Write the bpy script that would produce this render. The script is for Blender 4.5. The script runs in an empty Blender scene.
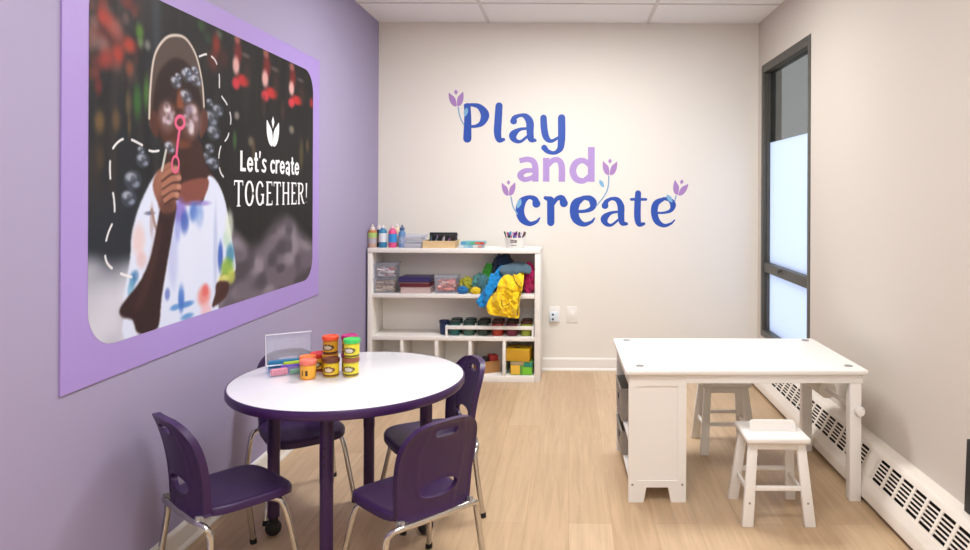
import bpy, bmesh, math, random
import numpy as np
from mathutils import Vector, Matrix, noise
random.seed(7)
PI = math.pi
SC = bpy.context.scene
COL = SC.collection

# ------------------------------------------------------------------ materials
def lin(c):
    c = c / 255.0
    return c / 12.92 if c <= 0.04045 else ((c + 0.055) / 1.055) ** 2.4
def rgb(r, g, b): return (lin(r), lin(g), lin(b), 1.0)

def mat(name, col, rough=0.5, metal=0.0, spec=0.5, bump=0.0, bscale=60, var=0.0, vscale=8, alpha=1.0, coat=0.0, trans=0.0, sheen=0.0):
    m = bpy.data.materials.new(name); m.use_nodes = True
    nt = m.node_tree; b = nt.nodes['Principled BSDF']
    c = rgb(*col)
    b.inputs['Base Color'].default_value = c
    b.inputs['Roughness'].default_value = rough
    b.inputs['Metallic'].default_value = metal
    b.inputs['Specular IOR Level'].default_value = spec
    b.inputs['Alpha'].default_value = alpha
    b.inputs['Coat Weight'].default_value = coat
    b.inputs['Transmission Weight'].default_value = trans
    b.inputs['Sheen Weight'].default_value = sheen
    if bump or var:
        tc = nt.nodes.new('ShaderNodeTexCoord')
        if var:
            n = nt.nodes.new('ShaderNodeTexNoise'); n.inputs['Scale'].default_value = vscale; n.inputs['Detail'].default_value = 4
            nt.links.new(tc.outputs['Object'], n.inputs['Vector'])
            mx = nt.nodes.new('ShaderNodeMix'); mx.data_type = 'RGBA'
            mx.inputs['A'].default_value = tuple(max(0, x * (1 - var)) for x in c[:3]) + (1,)
            mx.inputs['B'].default_value = tuple(min(1, x * (1 + var)) for x in c[:3]) + (1,)
            nt.links.new(n.outputs['Fac'], mx.inputs['Factor'])
            nt.links.new(mx.outputs['Result'], b.inputs['Base Color'])
        if bump:
            n2 = nt.nodes.new('ShaderNodeTexNoise'); n2.inputs['Scale'].default_value = bscale; n2.inputs['Detail'].default_value = 3
            nt.links.new(tc.outputs['Object'], n2.inputs['Vector'])
            bp = nt.nodes.new('ShaderNodeBump'); bp.inputs['Strength'].default_value = bump; bp.inputs['Distance'].default_value = 0.002
            nt.links.new(n2.outputs['Fac'], bp.inputs['Height'])
            nt.links.new(bp.outputs['Normal'], b.inputs['Normal'])
    return m

def floor_mat():
    m = bpy.data.materials.new('oak_planks'); m.use_nodes = True
    nt = m.node_tree; b = nt.nodes['Principled BSDF']
    L = nt.links.new
    tc = nt.nodes.new('ShaderNodeTexCoord')
    mp = nt.nodes.new('ShaderNodeMapping'); mp.inputs['Rotation'].default_value = (0, 0, PI / 2)
    L(tc.outputs['Object'], mp.inputs['Vector'])
    br = nt.nodes.new('ShaderNodeTexBrick')
    br.inputs['Scale'].default_value = 1.0
    br.inputs['Brick Width'].default_value = 1.22
    br.inputs['Row Height'].default_value = 0.178
    br.inputs['Mortar Size'].default_value = 0.0012
    br.inputs['Mortar Smooth'].default_value = 0.3
    br.inputs['Bias'].default_value = 0.0
    br.offset = 0.37; br.offset_frequency = 2
    br.inputs['Color1'].default_value = rgb(206, 179, 146)
    br.inputs['Color2'].default_value = rgb(194, 165, 131)
    br.inputs['Mortar'].default_value = rgb(178, 149, 116)
    L(mp.outputs['Vector'], br.inputs['Vector'])
    # grain stretched along the planks
    mg = nt.nodes.new('ShaderNodeMapping'); mg.inputs['Scale'].default_value = (16, 1.0, 1)
    L(tc.outputs['Object'], mg.inputs['Vector'])
    ng = nt.nodes.new('ShaderNodeTexNoise'); ng.inputs['Scale'].default_value = 2.2; ng.inputs['Detail'].default_value = 7; ng.inputs['Roughness'].default_value = 0.6
    ng.inputs['Distortion'].default_value = 0.6
    L(mg.outputs['Vector'], ng.inputs['Vector'])
    rp = nt.nodes.new('ShaderNodeValToRGB')
    rp.color_ramp.elements[0].position = 0.32; rp.color_ramp.elements[0].color = (0.80, 0.78, 0.75, 1)
    rp.color_ramp.elements[1].position = 0.68; rp.color_ramp.elements[1].color = (1.06, 1.06, 1.06, 1)
    L(ng.outputs['Fac'], rp.inputs['Fac'])
    mx = nt.nodes.new('ShaderNodeMix'); mx.data_type = 'RGBA'; mx.blend_type = 'MULTIPLY'; mx.inputs['Factor'].default_value = 0.8
    L(br.outputs['Color'], mx.inputs['A']); L(rp.outputs['Color'], mx.inputs['B'])
    L(mx.outputs['Result'], b.inputs['Base Color'])
    b.inputs['Roughness'].default_value = 0.42
    b.inputs['Specular IOR Level'].default_value = 0.35
    return m

def attr_mat(name, rough=0.35):
    m = bpy.data.materials.new(name); m.use_nodes = True
    nt = m.node_tree; b = nt.nodes['Principled BSDF']
    a = nt.nodes.new('ShaderNodeVertexColor'); a.layer_name = 'print'
    nt.links.new(a.outputs['Color'], b.inputs['Base Color'])
    b.inputs['Roughness'].default_value = rough; b.inputs['Specular IOR Level'].default_value = 0.2
    return m

def film_mat():
    m = bpy.data.materials.new('frosted_film'); m.use_nodes = True
    nt = m.node_tree; nt.nodes.remove(nt.nodes['Principled BSDF'])
    out = nt.nodes['Material Output']
    t = nt.nodes.new('ShaderNodeBsdfTranslucent'); t.inputs['Color'].default_value = (0.84, 0.89, 1.0, 1)
    d = nt.nodes.new('ShaderNodeBsdfDiffuse'); d.inputs['Color'].default_value = (0.8, 0.85, 0.9, 1)
    mx = nt.nodes.new('ShaderNodeMixShader'); mx.inputs['Fac'].default_value = 0.15
    nt.links.new(t.outputs[0], mx.inputs[1]); nt.links.new(d.outputs[0], mx.inputs[2])
    nt.links.new(mx.outputs[0], out.inputs['Surface'])
    return m

def tint_glass():
    m = bpy.data.materials.new('tinted_glass'); m.use_nodes = True
    nt = m.node_tree; nt.nodes.remove(nt.nodes['Principled BSDF'])
    out = nt.nodes['Material Output']
    t = nt.nodes.new('ShaderNodeBsdfTransparent'); t.inputs['Color'].default_value = (0.46, 0.46, 0.43, 1)
    g = nt.nodes.new('ShaderNodeBsdfGlossy'); g.inputs['Roughness'].default_value = 0.05; g.inputs['Color'].default_value = (0.8, 0.8, 0.8, 1)
    mx = nt.nodes.new('ShaderNodeMixShader'); mx.inputs['Fac'].default_value = 0.09
    nt.links.new(t.outputs[0], mx.inputs[1]); nt.links.new(g.outputs[0], mx.inputs[2])
    nt.links.new(mx.outputs[0], out.inputs['Surface'])
    return m

def clear_plastic(name, col=(0.93, 0.94, 0.97), dens=0.25):
    m = bpy.data.materials.new(name); m.use_nodes = True
    nt = m.node_tree; nt.nodes.remove(nt.nodes['Principled BSDF'])
    out = nt.nodes['Material Output']
    t = nt.nodes.new('ShaderNodeBsdfTransparent'); t.inputs['Color'].default_value = (*col, 1)
    p = nt.nodes.new('ShaderNodeBsdfPrincipled'); p.inputs['Base Color'].default_value = (*col, 1); p.inputs['Roughness'].default_value = 0.15
    mx = nt.nodes.new('ShaderNodeMixShader'); mx.inputs['Fac'].default_value = dens
    nt.links.new(t.outputs[0], mx.inputs[1]); nt.links.new(p.outputs[0], mx.inputs[2])
    nt.links.new(mx.outputs[0], out.inputs['Surface'])
    return m

def emit_mat(name, col, s):
    m = bpy.data.materials.new(name); m.use_nodes = True
    nt = m.node_tree; b = nt.nodes['Principled BSDF']
    b.inputs['Base Color'].default_value = (0.9, 0.9, 0.9, 1)
    b.inputs['Emission Color'].default_value = (*col, 1); b.inputs['Emission Strength'].default_value = s
    return m

M = dict(
    cream=mat('cream_wall_paint', (232, 227, 218), 0.7, spec=0.25, bump=0.05, bscale=180),
    shaded_cream=mat('shaded_cream_paint', (205, 197, 187), 0.7, spec=0.25, bump=0.05, bscale=180),  # same cream paint, the right wall's weaker light put into the colour
    lilac=mat('lilac_wall_paint', (159, 150, 181), 0.6, spec=0.3, bump=0.05, bscale=180),
    ceil=mat('ceiling_tile', (240, 238, 238), 0.9, spec=0.1, bump=0.3, bscale=120),
    tbar=mat('ceiling_grid_paint', (212, 210, 208), 0.6),
    trim=mat('white_trim_paint', (236, 232, 226), 0.4),
    floor=floor_mat(),
    board=mat('lavender_board', (160, 136, 202), 0.5),
    boardedge=mat('board_edge', (150, 128, 180), 0.6),
    prt=attr_mat('photo_print', 0.6),
    wlet=mat('white_vinyl', (240, 240, 242), 0.5),
    blue=mat('blue_vinyl', (30, 76, 170), 0.5),
    lav=mat('lavender_vinyl', (172, 144, 204), 0.5),
    tulip=mat('tulip_vinyl', (166, 128, 188), 0.5),
    stem=mat('stem_vinyl', (128, 166, 196), 0.5),
    leaf=mat('leaf_vinyl', (124, 176, 210), 0.5),
    purple=mat('purple_plastic', (54, 26, 76), 0.42, bump=0.12, bscale=260),
    purpleband=mat('purple_edge_band', (60, 29, 84), 0.35),
    purplemetal=mat('purple_powder_coat', (54, 26, 74), 0.4),
    laminate=mat('white_laminate', (238, 238, 242), 0.22, coat=0.3),
    chrome=mat('chrome', (205, 203, 200), 0.16, metal=1.0),
    bracket=mat('gray_metal_bracket', (178, 176, 178), 0.4, metal=0.6),
    black=mat('black_rubber', (22, 21, 23), 0.6),
    white=mat('white_painted_wood', (240, 237, 232), 0.35, bump=0.04, bscale=50),
    shelfw=mat('white_melamine', (238, 234, 228), 0.4),
    grayspot=mat('gray_metal_disc', (150, 148, 146), 0.35, metal=0.5),
    felt=mat('gray_felt', (160, 152, 142), 0.95, bump=0.4, bscale=200, var=0.12, vscale=90),
    dark=mat('dark_void', (34, 30, 28), 0.8),
    heater=mat('cream_heater_enamel', (232, 224, 212), 0.35),
    wframe=mat('dark_bronze_frame', (84, 83, 78), 0.45, metal=0.3),
    film=film_mat(), tint=tint_glass(),
    clear=clear_plastic('clear_plastic', (0.95, 0.96, 1.0), 0.10),
    lidclear=clear_plastic('milky_clear_plastic', (0.92, 0.94, 0.99), 0.2),
    paper=mat('white_paper', (238, 232, 220), 0.8),
    wood=mat('pale_wood', (214, 184, 138), 0.6, var=0.15, vscale=30),
    lampw=emit_mat('light_diffuser', (1.0, 0.96, 0.91), 9.0),
)
_pc = {}
def plastic(r, g, b, rough=0.4, **k):
    key = (r, g, b, rough, tuple(sorted(k.items())))
    if key not in _pc: _pc[key] = mat('paint_%02x%02x%02x' % (r, g, b), (r, g, b), rough, **k)
    return _pc[key]
def cloth(r, g, b): return plastic(r, g, b, 0.9, bump=0.35, bscale=300, sheen=0.3)

# ------------------------------------------------------------------ mesh builder
class MB:
    def __init__(s): s.v = []; s.f = []; s.m = []; s.mi = 0
    def add(s, verts, faces, T=None):
        o = len(s.v)
        s.v += [tuple(T @ Vector(p)) if T else tuple(p) for p in verts]
        for f in faces: s.f.append(tuple(i + o for i in f)); s.m.append(s.mi)
        return s
    def box(s, x0, x1, y0, y1, z0, z1, bev=0.0, T=None, seg=2):
        bm = bmesh.new(); bmesh.ops.create_cube(bm, size=1)
        for v in bm.verts:
            v.co = Vector(((x0 + x1) / 2 + v.co.x * (x1 - x0), (y0 + y1) / 2 + v.co.y * (y1 - y0), (z0 + z1) / 2 + v.co.z * (z1 - z0)))
        if bev: bmesh.ops.bevel(bm, geom=bm.edges[:], offset=bev, segments=seg, affect='EDGES', profile=0.5)
        return s.bm(bm, T)
    def bm(s, bm, T=None):
        bm.verts.ensure_lookup_table(); bm.verts.index_update()
        s.add([v.co for v in bm.verts], [[v.index for v in f.verts] for f in bm.faces], T); bm.free(); return s
    def lathe(s, prof, n=28, T=None, sx=1.0, sy=1.0):
        vs = []; fs = []
        idx = []
        for (r, z) in prof:
            if r < 1e-6: idx.append([len(vs)]); vs.append((0, 0, z))
            else:
                idx.append(list(range(len(vs), len(vs) + n)))
                vs += [(r * sx * math.cos(2 * PI * k / n), r * sy * math.sin(2 * PI * k / n), z) for k in range(n)]
        for a, b in zip(idx[:-1], idx[1:]):
            for k in range(n):
                k2 = (k + 1) % n
                if len(a) == 1 and len(b) == 1: continue
                if len(a) == 1: fs.append((a[0], b[k2], b[k]))
                elif len(b) == 1: fs.append((a[k], a[k2], b[0]))
                else: fs.append((a[k], a[k2], b[k2], b[k]))
        return s.add(vs, fs, T)
    def cyl(s, r, z0, z1, n=24, T=None, bev=0.0):
        b = bev
        pr = [(0, z0), (r - b, z0)] + ([(r, z0 + b), (r, z1 - b)] if b else []) + [(r - b, z1), (0, z1)]
        return s.lathe(pr, n, T)
    def tube(s, pts, r, n=10, smooth=True, steps=6, r1=None):
        P = [Vector(p) for p in pts]
        if smooth and len(P) > 2: P = catmull(P, steps)
        vs = []; fs = []; N = len(P)
        t0 = (P[1] - P[0]).normalized()
        up = Vector((0, 0, 1)) if abs(t0.z) < 0.9 else Vector((1, 0, 0))
        a = t0.cross(up).normalized()
        for i, p in enumerate(P):
            t = (P[min(i + 1, N - 1)] - P[max(i - 1, 0)]).normalized()
            a = (a - t * a.dot(t)).normalized(); b = t.cross(a)
            rr = r if r1 is None else r + (r1 - r) * i / (N - 1)
            for k in range(n):
                an = 2 * PI * k / n
                vs.append(p + a * (rr * math.cos(an)) + b * (rr * math.sin(an)))
        for i in range(N - 1):
            for k in range(n):
                k2 = (k + 1) % n
                fs.append((i * n + k, i * n + k2, (i + 1) * n + k2, (i + 1) * n + k))
        fs.append(tuple(range(n - 1, -1, -1))); fs.append(tuple(range((N - 1) * n, N * n)))
        return s.add(vs, fs)
    def prism(s, poly, d0, d1, fn):
        """polygon (a,b) extruded between d0 and d1; fn(a,b,d) -> xyz"""
        n = len(poly)
        vs = [fn(a, b, d0) for a, b in poly] + [fn(a, b, d1) for a, b in poly]
        fs = [tuple(range(n)), tuple(range(2 * n - 1, n - 1, -1))] + [(i, n + i, n + (i + 1) % n, (i + 1) % n) for i in range(n)]
        return s.add(vs, fs)
    def build(s, name, mats, parent=None, loc=None, rot=None, angle=38, smooth=True):
        me = bpy.data.meshes.new(name)
        me.from_pydata([tuple(v) for v in s.v], [], s.f); me.update()
        bm = bmesh.new(); bm.from_mesh(me); bmesh.ops.recalc_face_normals(bm, faces=bm.faces); bm.to_mesh(me); bm.free()
        if not isinstance(mats, (list, tuple)): mats = [mats]
        for m in mats: me.materials.append(m)
        me.polygons.foreach_set('material_index', s.m)
        if smooth:
            me.polygons.foreach_set('use_smooth', [True] * len(me.polygons))
            me.set_sharp_from_angle(angle=math.radians(angle))
        o = bpy.data.objects.new(name, me); COL.objects.link(o)
        if parent: o.parent = parent
        if loc: o.location = loc
        if rot: o.rotation_euler = rot
        return o

def catmull(P, steps, closed=False):
    P = [Vector(p) for p in P]; n = len(P); out = []
    rng = range(n) if closed else range(n - 1)
    for i in rng:
        if closed: p0, p1, p2, p3 = P[(i - 1) % n], P[i], P[(i + 1) % n], P[(i + 2) % n]
        else:
            p1, p2 = P[i], P[i + 1]
            p0 = P[i - 1] if i > 0 else p1 * 2 - p2
            p3 = P[i + 2] if i + 2 < n else p2 * 2 - p1
        for k in range(steps):
            t = k / steps
            out.append(0.5 * ((2 * p1) + (p2 - p0) * t + (2 * p0 - 5 * p1 + 4 * p2 - p3) * t * t + (3 * p1 - p0 - 3 * p2 + p3) * t ** 3))
    if not closed: out.append(P[-1])
    return out

def poly_sdf(poly):
    def f(x, z):
        d = 1e9; ins = False; n = len(poly)
        for i in range(n):
            ax, az = poly[i]; bx, bz = poly[(i + 1) % n]
            ex, ez = bx - ax, bz - az; wx, wz = x - ax, z - az
            t = max(0, min(1, (wx * ex + wz * ez) / (ex * ex + ez * ez + 1e-12)))
            d = min(d, math.hypot(wx - ex * t, wz - ez * t))
            if (az > z) != (bz > z) and x < (bx - ax) * (z - az) / (bz - az) + ax: ins = not ins
        return -d if ins else d
    return f
def rbox_sdf(cx, cz, hx, hz, r):
    def f(x, z):
        qx, qz = abs(x - cx) - hx + r, abs(z - cz) - hz + r
        return math.hypot(max(qx, 0), max(qz, 0)) + min(max(qx, qz), 0) - r
    return f

def sdf_plate(mb, f, x0, x1, z0, z1, nx, nz, pos, thick=lambda x, z, d: 0.01):
    """shell whose outline is f<0; pos(x,z,s) bends it, s = offset along thickness"""
    dx, dz = (x1 - x0) / nx, (z1 - z0) / nz
    keep = {(i, j) for i in range(nx) for j in range(nz) if f(x0 + (i + .5) * dx, z0 + (j + .5) * dz) < 0}
    idx = {}; pts = []
    for (i, j) in keep:
        for a in (0, 1):
            for b in (0, 1):
                if (i + a, j + b) not in idx: idx[(i + a, j + b)] = len(pts); pts.append([x0 + (i + a) * dx, z0 + (j + b) * dz])
    e = 1e-4
    for (i, j), k in idx.items():
        full = all((i - a, j - b) in keep for a in (0, 1) for b in (0, 1))
        x, z = pts[k]
        if not full:
            for _ in range(3):
                d = f(x, z); gx = (f(x + e, z) - f(x - e, z)) / (2 * e); gz = (f(x, z + e) - f(x, z - e)) / (2 * e)
                g2 = gx * gx + gz * gz
                if g2 < 0.1: break
                st = max(-dx, min(dx, d / g2)); x -= st * gx; z -= st * gz
            pts[k] = [x, z]
    n = len(pts); front = []; back = []
    for x, z in pts:
        t = thick(x, z, f(x, z)) / 2
        front.append(pos(x, z, t)); back.append(pos(x, z, -t))
    fs = []; ed = {}
    for (i, j) in keep:
        q = [idx[(i, j)], idx[(i + 1, j)], idx[(i + 1, j + 1)], idx[(i, j + 1)]]
        fs.append(tuple(q)); fs.append(tuple(n + k for k in reversed(q)))
        for a, b in zip(q, q[1:] + q[:1]):
            if (b, a) in ed: del ed[(b, a)]
            else: ed[(a, b)] = 1
    for a, b in ed: fs.append((b, a, n + a, n + b))
    return mb.add(front + back, fs)

# ------------------------------------------------------------------ object bookkeeping
def tag(o, label, cat, group=None, kind=None):
    o['label'] = label; o['category'] = cat
    if group: o['group'] = group
    if kind: o['kind'] = kind
    return o
def thing(name, label, cat, loc=(0, 0, 0), rz=0, group=None):
    o = bpy.data.objects.new(name, None); COL.objects.link(o); o.empty_display_size = 0.05
    o.location = loc; o.rotation_euler = (0, 0, rz)
    return tag(o, label, cat, group)
def struct(o, label=None):
    o['kind'] = 'structure'
    if label: o['label'] = label
    return o
def copy_thing(src, label, loc, rz, group=None, swap=None):
    c = src.copy(); COL.objects.link(c); c.location = loc; c.rotation_euler = (0, 0, rz); c['label'] = label
    if group: c['group'] = group
    for ch in list(src.children):
        d = ch.copy(); COL.objects.link(d); d.parent = c
        for g in list(ch.children):
            e = g.copy(); COL.objects.link(e); e.parent = d
    return c

# ------------------------------------------------------------------ room
XL, XR, YB, YR, H = -1.48, 1.45, 5.40, -1.3, 2.68
struct(MB().box(XL - .15, XR + .15, YR - .15, YB + .15, -0.12, 0).build('floor', M['floor']), 'pale oak plank floor')
cb = MB().box(XL - .15, XR + .15, YR - .15, YB + .15, H, H + .12)
ceil = struct(cb.build('ceiling', M['ceil']), 'white ceiling of square lay-in tiles')
gb = MB()
for x in (-0.633 - 1.22 * 0, 0.594): gb.box(x - .012, x + .012, YR, YB, H - .006, H)
for k in range(11):
    y = 4.85 - k * 0.61
    if y > YR: gb.box(XL, XR, y - .012, y + .012, H - .005, H)
gb.build('ceiling_grid', M['tbar'], ceil)
struct(MB().box(XL - .15, XR + .15, YB, YB + .15, 0, H).build('wall_back', M['cream']), 'cream wall at the far end')
struct(MB().box(XL - .15, XL, YR, YB, 0, H).build('wall_left', M['lilac']), 'lilac painted wall on the left')
struct(MB().box(XL - .15, XR + .15, YR - .15, YR, 0, H).build('wall_rear', M['cream']))
WY0, WY1, WZ0, WZ1 = 4.22, 5.30, 0.30, 2.335
wr = MB()
wr.box(XR, XR + .15, YR, WY0, 0, H); wr.box(XR, XR + .15, WY1, YB, 0, H)
wr.box(XR, XR + .15, WY0, WY1, 0, WZ0); wr.box(XR, XR + .15, WY0, WY1, WZ1, H)
struct(wr.build('wall_right', M['shaded_cream']), 'cream wall on the right, coloured darker for shade, with a tall narrow window')

def baseboard(name, poly_fn, a0, a1):
    prof = [(0, 0), (0.022, 0), (0.022, 0.008), (0.016, 0.018), (0.014, 0.022), (0.014, 0.085), (0.010, 0.095), (0, 0.097)]
    mb = MB(); mb.prism(prof, a0, a1, poly_fn)
    return struct(mb.build(name, M['trim'], angle=20))
baseboard('baseboard_back', lambda a, b, d: (d, YB - a, b), XL, XR)
baseboard('baseboard_left', lambda a, b, d: (XL + a, d, b), YR, YB - .022)

# window_1 : dark frame, tinted upper pane, frosted film below
wf = MB(); gx = XR + .045
fw = 0.05
wf.box(XR - .004, XR + .09, WY0, WY0 + fw, WZ0, WZ1, .003)
wf.box(XR - .004, XR + .09, WY1 - fw, WY1, WZ0, WZ1, .003)
wf.box(XR - .004, XR + .09, WY0 + fw, WY1 - fw, WZ1 - .06, WZ1, .003)
wf.box(XR - .004, XR + .09, WY0 + fw, WY1 - fw, WZ0, WZ0 + .05, .003)
wf.box(XR + .004, XR + .085, WY0 + fw, WY1 - fw, .785, .855, .003)
win = struct(wf.build('window_1', M['wframe']), 'tall narrow window in dark bronze frame')
sash = MB()
for (z0, z1) in ((WZ0 + .05, .785), (.855, WZ1 - .06)):
    sash.box(XR + .022, XR + .07, WY0 + fw, WY0 + fw + .018, z0, z1); sash.box(XR + .022, XR + .07, WY1 - fw - .02, WY1 - fw, z0, z1)
sash.build('sash', M['wframe'], win)
MB().box(gx, gx + .006, WY0 + fw, WY1 - fw, WZ0 + .05, .785).build('frosted_pane', M['film'], win)
MB().box(gx, gx + .006, WY0 + fw, WY1 - fw, .855, 1.75).build('frosted_film', M['film'], win)
MB().box(gx, gx + .006, WY0 + fw, WY1 - fw, 1.75, WZ1 - .06).build('tinted_pane', M['tint'], win)
MB().box(XR - .012, XR + .006, 4.80, 4.86, .83, .85, .004).box(XR - .02, XR - .008, 4.815, 4.845, .812, .845, .004).build('window_latch', M['wframe'], win)

# heater along the right wall
ht = thing('baseboard_heater', 'long cream baseboard heater with slotted grille along the right wall', 'heater', (XR, 3.0, 0))
y0, y1 = -2.2, 2.37          # local y (world 0.8 .. 5.37)
prof = [(0, .03), (0, .226), (-.045, .226), (-.062, .220), (-.072, .207), (-.064, .205), (-.015, .205), (-.015, .045), (-.135, .045), (-.135, .07), (-.128, .098), (-.122, .098),
        (-.128, .100), (-.140, .082), (-.148, .070), (-.150, .030), (-.140, .024)]
hb = MB()
hb.prism([(0, .03), (0, .226), (-.045, .226), (-.062, .220), (-.073, .206), (-.068, .203), (-.045, .216), (-.004, .216), (-.004, .03)], y0, y1, lambda a, b, d: (a, d, b))
hb.prism([(-.122, .106), (-.127, .107), (-.143, .078), (-.149, .066), (-.151, .026), (-.004, .026), (-.004, .034), (-.145, .034), (-.144, .064), (-.137, .078)], y0, y1, lambda a, b, d: (a, d, b))
hb.prism([(0, .03), (0, .226), (-.045, .226), (-.062, .220), (-.073, .206), (-.125, .105), (-.149, .066), (-.151, .026)], y1 - .004, y1, lambda a, b, d: (a, d, b))
hb.build('casing', M['heater'], ht, angle=25)
A = Vector((-.071, 0, .207)); B = Vector((-.125, 0, .104)); ax = (B - A); nrm = Vector((ax.z, 0, -ax.x)).normalized()
if nrm.x > 0: nrm = -nrm
def gpt(t, y, d): p = A + ax * t + nrm * d; return (p.x, y, p.z)
def gbox(mb, t0, t1, ya, yb, d0, d1):
    v = [gpt(t, y, d) for t in (t0, t1) for y in (ya, yb) for d in (d0, d1)]
    mb.add(v, [(0, 1, 3, 2), (4, 6, 7, 5), (0, 4, 5, 1), (2, 3, 7, 6), (0, 2, 6, 4), (1, 5, 7, 3)])
gr = MB(); gbox(gr, -.05, .06, y0, y1, -.004, .001); gbox(gr, .90, 1.03, y0, y1, -.004, .001)
nb = 6
for k in range(1, nb):
    t = .06 + .84 * k / nb; gbox(gr, t - .028, t + .028, y0, y1, -.004, 0)
y = y1; step = .102; cnt = 0
solid = []
yy = 0.085   # world 3.085 : blank joint between 3.085 and 3.19
edges = []
k = 0
while yy - k * step > y0: edges.append(yy - k * step); k += 1
k = 0
while .19 + k * step < y1: edges.append(.19 + k * step); k += 1
for e in edges: gbox(gr, .05, .92, e - .009, e + .009, -.0045, .0008)
gbox(gr, .05, .92, .085, .19, -.004, .0008)
gr.build('grille', M['heater'], ht, angle=25)
MB().box(-.05, -.006, y0 + .02, y1 - .02, .05, .19).build('dark_interior', M['dark'], ht)  # dark block stands in for the shade behind the grille slots
# dark board at the photo's right margin, standing on the heater
pb = thing('dark_board', 'black board edge leaning on the wall above the heater at right margin', 'board', (XR, 2.2, .2262))
MB().box(-.030, -.012, -.30, .316, 0.001, .26, .003).build('panel', M['black'], pb)
pb.rotation_euler = (0, math.radians(2.0), 0)

# ------------------------------------------------------------------ ceiling lights (real troffers in the grid)
def troffer(cx, cy, label):
    t = thing('ceiling_light', label, 'light', (cx, cy, H - .006), 0, 'ceiling light panels')
    f = MB(); w, d = .60, .295
    f.box(-w, w, -d, -d + .02, -.012, .004); f.box(-w, w, d - .02, d, -.012, .004)
    f.box(-w, -w + .02, -d + .02, d - .02, -.012, .004); f.box(w - .02, w, -d + .02, d - .02, -.012, .004)
    f.build('frame', M['tbar'], t)
    MB().box(-w + .02, w - .02, -d + .02, d - .02, -.006, .002).build('diffuser', M['lampw'], t)
def area(name, loc, sx, sy, power, col, rot=(0, 0, 0)):
    l = bpy.data.lights.new(name, 'AREA'); l.shape = 'RECTANGLE'; l.size = sx; l.size_y = sy; l.energy = power; l.color = col
    o = bpy.data.objects.new(name, l); COL.objects.link(o); o.location = loc; o.rotation_euler = rot
LC = (0.965, 0.985, 1.0)
for i, (cy, p) in enumerate(((3.935, 39), (1.495, 24), (-.335, 20))):
    troffer(-.02, cy, ['ceiling light panel beyond the two tables', 'ceiling light panel above the near floor', 'ceiling light panel at the rear of the room'][i])
    area('lamp_light', (-.02, cy, H - .03), 1.14, .54, p, LC)

# ------------------------------------------------------------------ strokes & lettering
def stroke(mb, pts, fn, eps=0.0, thick=.0012, cap='round', steps=7):
    """pts: (a,b,width); ribbon polygon with round ends, mapped by fn(a,b,d)"""
    P = catmull([Vector(p) for p in pts], steps) if len(pts) > 2 else [Vector(pts[0]).lerp(Vector(pts[1]), k / 4) for k in range(5)]
    Lf = []; Rt = []; n = len(P)
    for i, p in enumerate(P):
        t = P[min(i + 1, n - 1)] - P[max(i - 1, 0)]; t = Vector((t.x, t.y)).normalized()
        q = Vector((-t.y, t.x)) * (p.z / 2)
        Lf.append((p.x + q.x, p.y + q.y)); Rt.append((p.x - q.x, p.y - q.y))
    d0, d1 = eps, eps + thick
    vs = []; fs = []
    for (a, b), (c, d) in zip(Lf, Rt): vs += [fn(a, b, d1), fn(c, d, d1), fn(a, b, 0), fn(c, d, 0)]
    for i in range(n - 1):
        o, q = 4 * i, 4 * (i + 1)
        fs += [(o, o + 1, q + 1, q), (o, q, q + 2, o + 2), (o + 1, o + 3, q + 3, q + 1)]
    if cap == 'flat': fs += [(0, 2, 3, 1), (4 * n - 4, 4 * n - 3, 4 * n - 1, 4 * n - 2)]
    mb.add(vs, fs)
    if cap == 'round':
        for p in (P[0], P[-1]):
            N = 16; r = p.z / 2
            mb.prism([(p.x + r * math.cos(2 * PI * k / N), p.y + r * math.sin(2 * PI * k / N)) for k in range(N)], 0, d1 + 1e-4, fn)

BS = 5.4 / 700.0
def bw(ox, oy, s):           # measured lettering coordinates -> back wall plane
    def fn(a, b, d): return ((ox + a / s - 570) * BS, YB - d, 1.36 - (oy + b / s - 194) * BS)
    return fn
Z6, Z7, Z8 = bw(440, 80, 7.4615), bw(500, 140, 5.792), bw(600, 170, 8.46)
def word(name, label, letters, m, cap='round'):
    t = thing(name, label, 'lettering', (0, 0, 0), 0, 'painted words on the back wall')
    pos = None; ms = []
    for strokes, fn in letters:
        mb = MB()
        for i, s in enumerate(strokes): stroke(mb, [(p[0], p[1], p[2] * (1.07 if m is M['blue'] else 1)) for p in s], fn, eps=i * 3e-4, cap=cap)
        ms.append(mb)
    allv = [v for mb in ms for v in mb.v]
    c = Vector((sum(v[0] for v in allv) / len(allv), YB, min(v[2] for v in allv)))
    t.location = c
    for mb in ms:
        mb.v = [(v[0] - c.x, v[1] - c.y, v[2] - c.z) for v in mb.v]
        mb.build('letter', m, t, smooth=False)
    return t
word('wall_word', 'blue painted word Play, topmost of the three words on the cream wall', [
    ([[(201, 200, 46), (205, 300, 50), (202, 440, 58)], [(187, 193, 24), (240, 189, 24), (295, 205, 40), (333, 262, 60), (312, 322, 42), (270, 346, 24), (222, 351, 18)]], Z6),
    ([[(438, 196, 50), (432, 300, 52), (428, 395, 52), (440, 448, 40), (472, 447, 24)]], Z6),
    ([[(547, 308, 48), (556, 282, 34), (600, 265, 24), (640, 275, 42), (668, 318, 54), (670, 385, 50), (678, 442, 44), (708, 452, 22)], [(655, 362, 16), (590, 372, 26), (543, 412, 54), (556, 450, 36), (600, 460, 22), (655, 418, 18)]], Z6),
    ([[(770, 284, 46), (776, 370, 48), (793, 432, 44), (830, 456, 26), (885, 428, 18)], [(905, 284, 52), (906, 400, 52), (903, 470, 50), (893, 515, 42), (855, 544, 26), (805, 535, 32), (776, 506, 42)]], Z6)], M['blue'])
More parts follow.
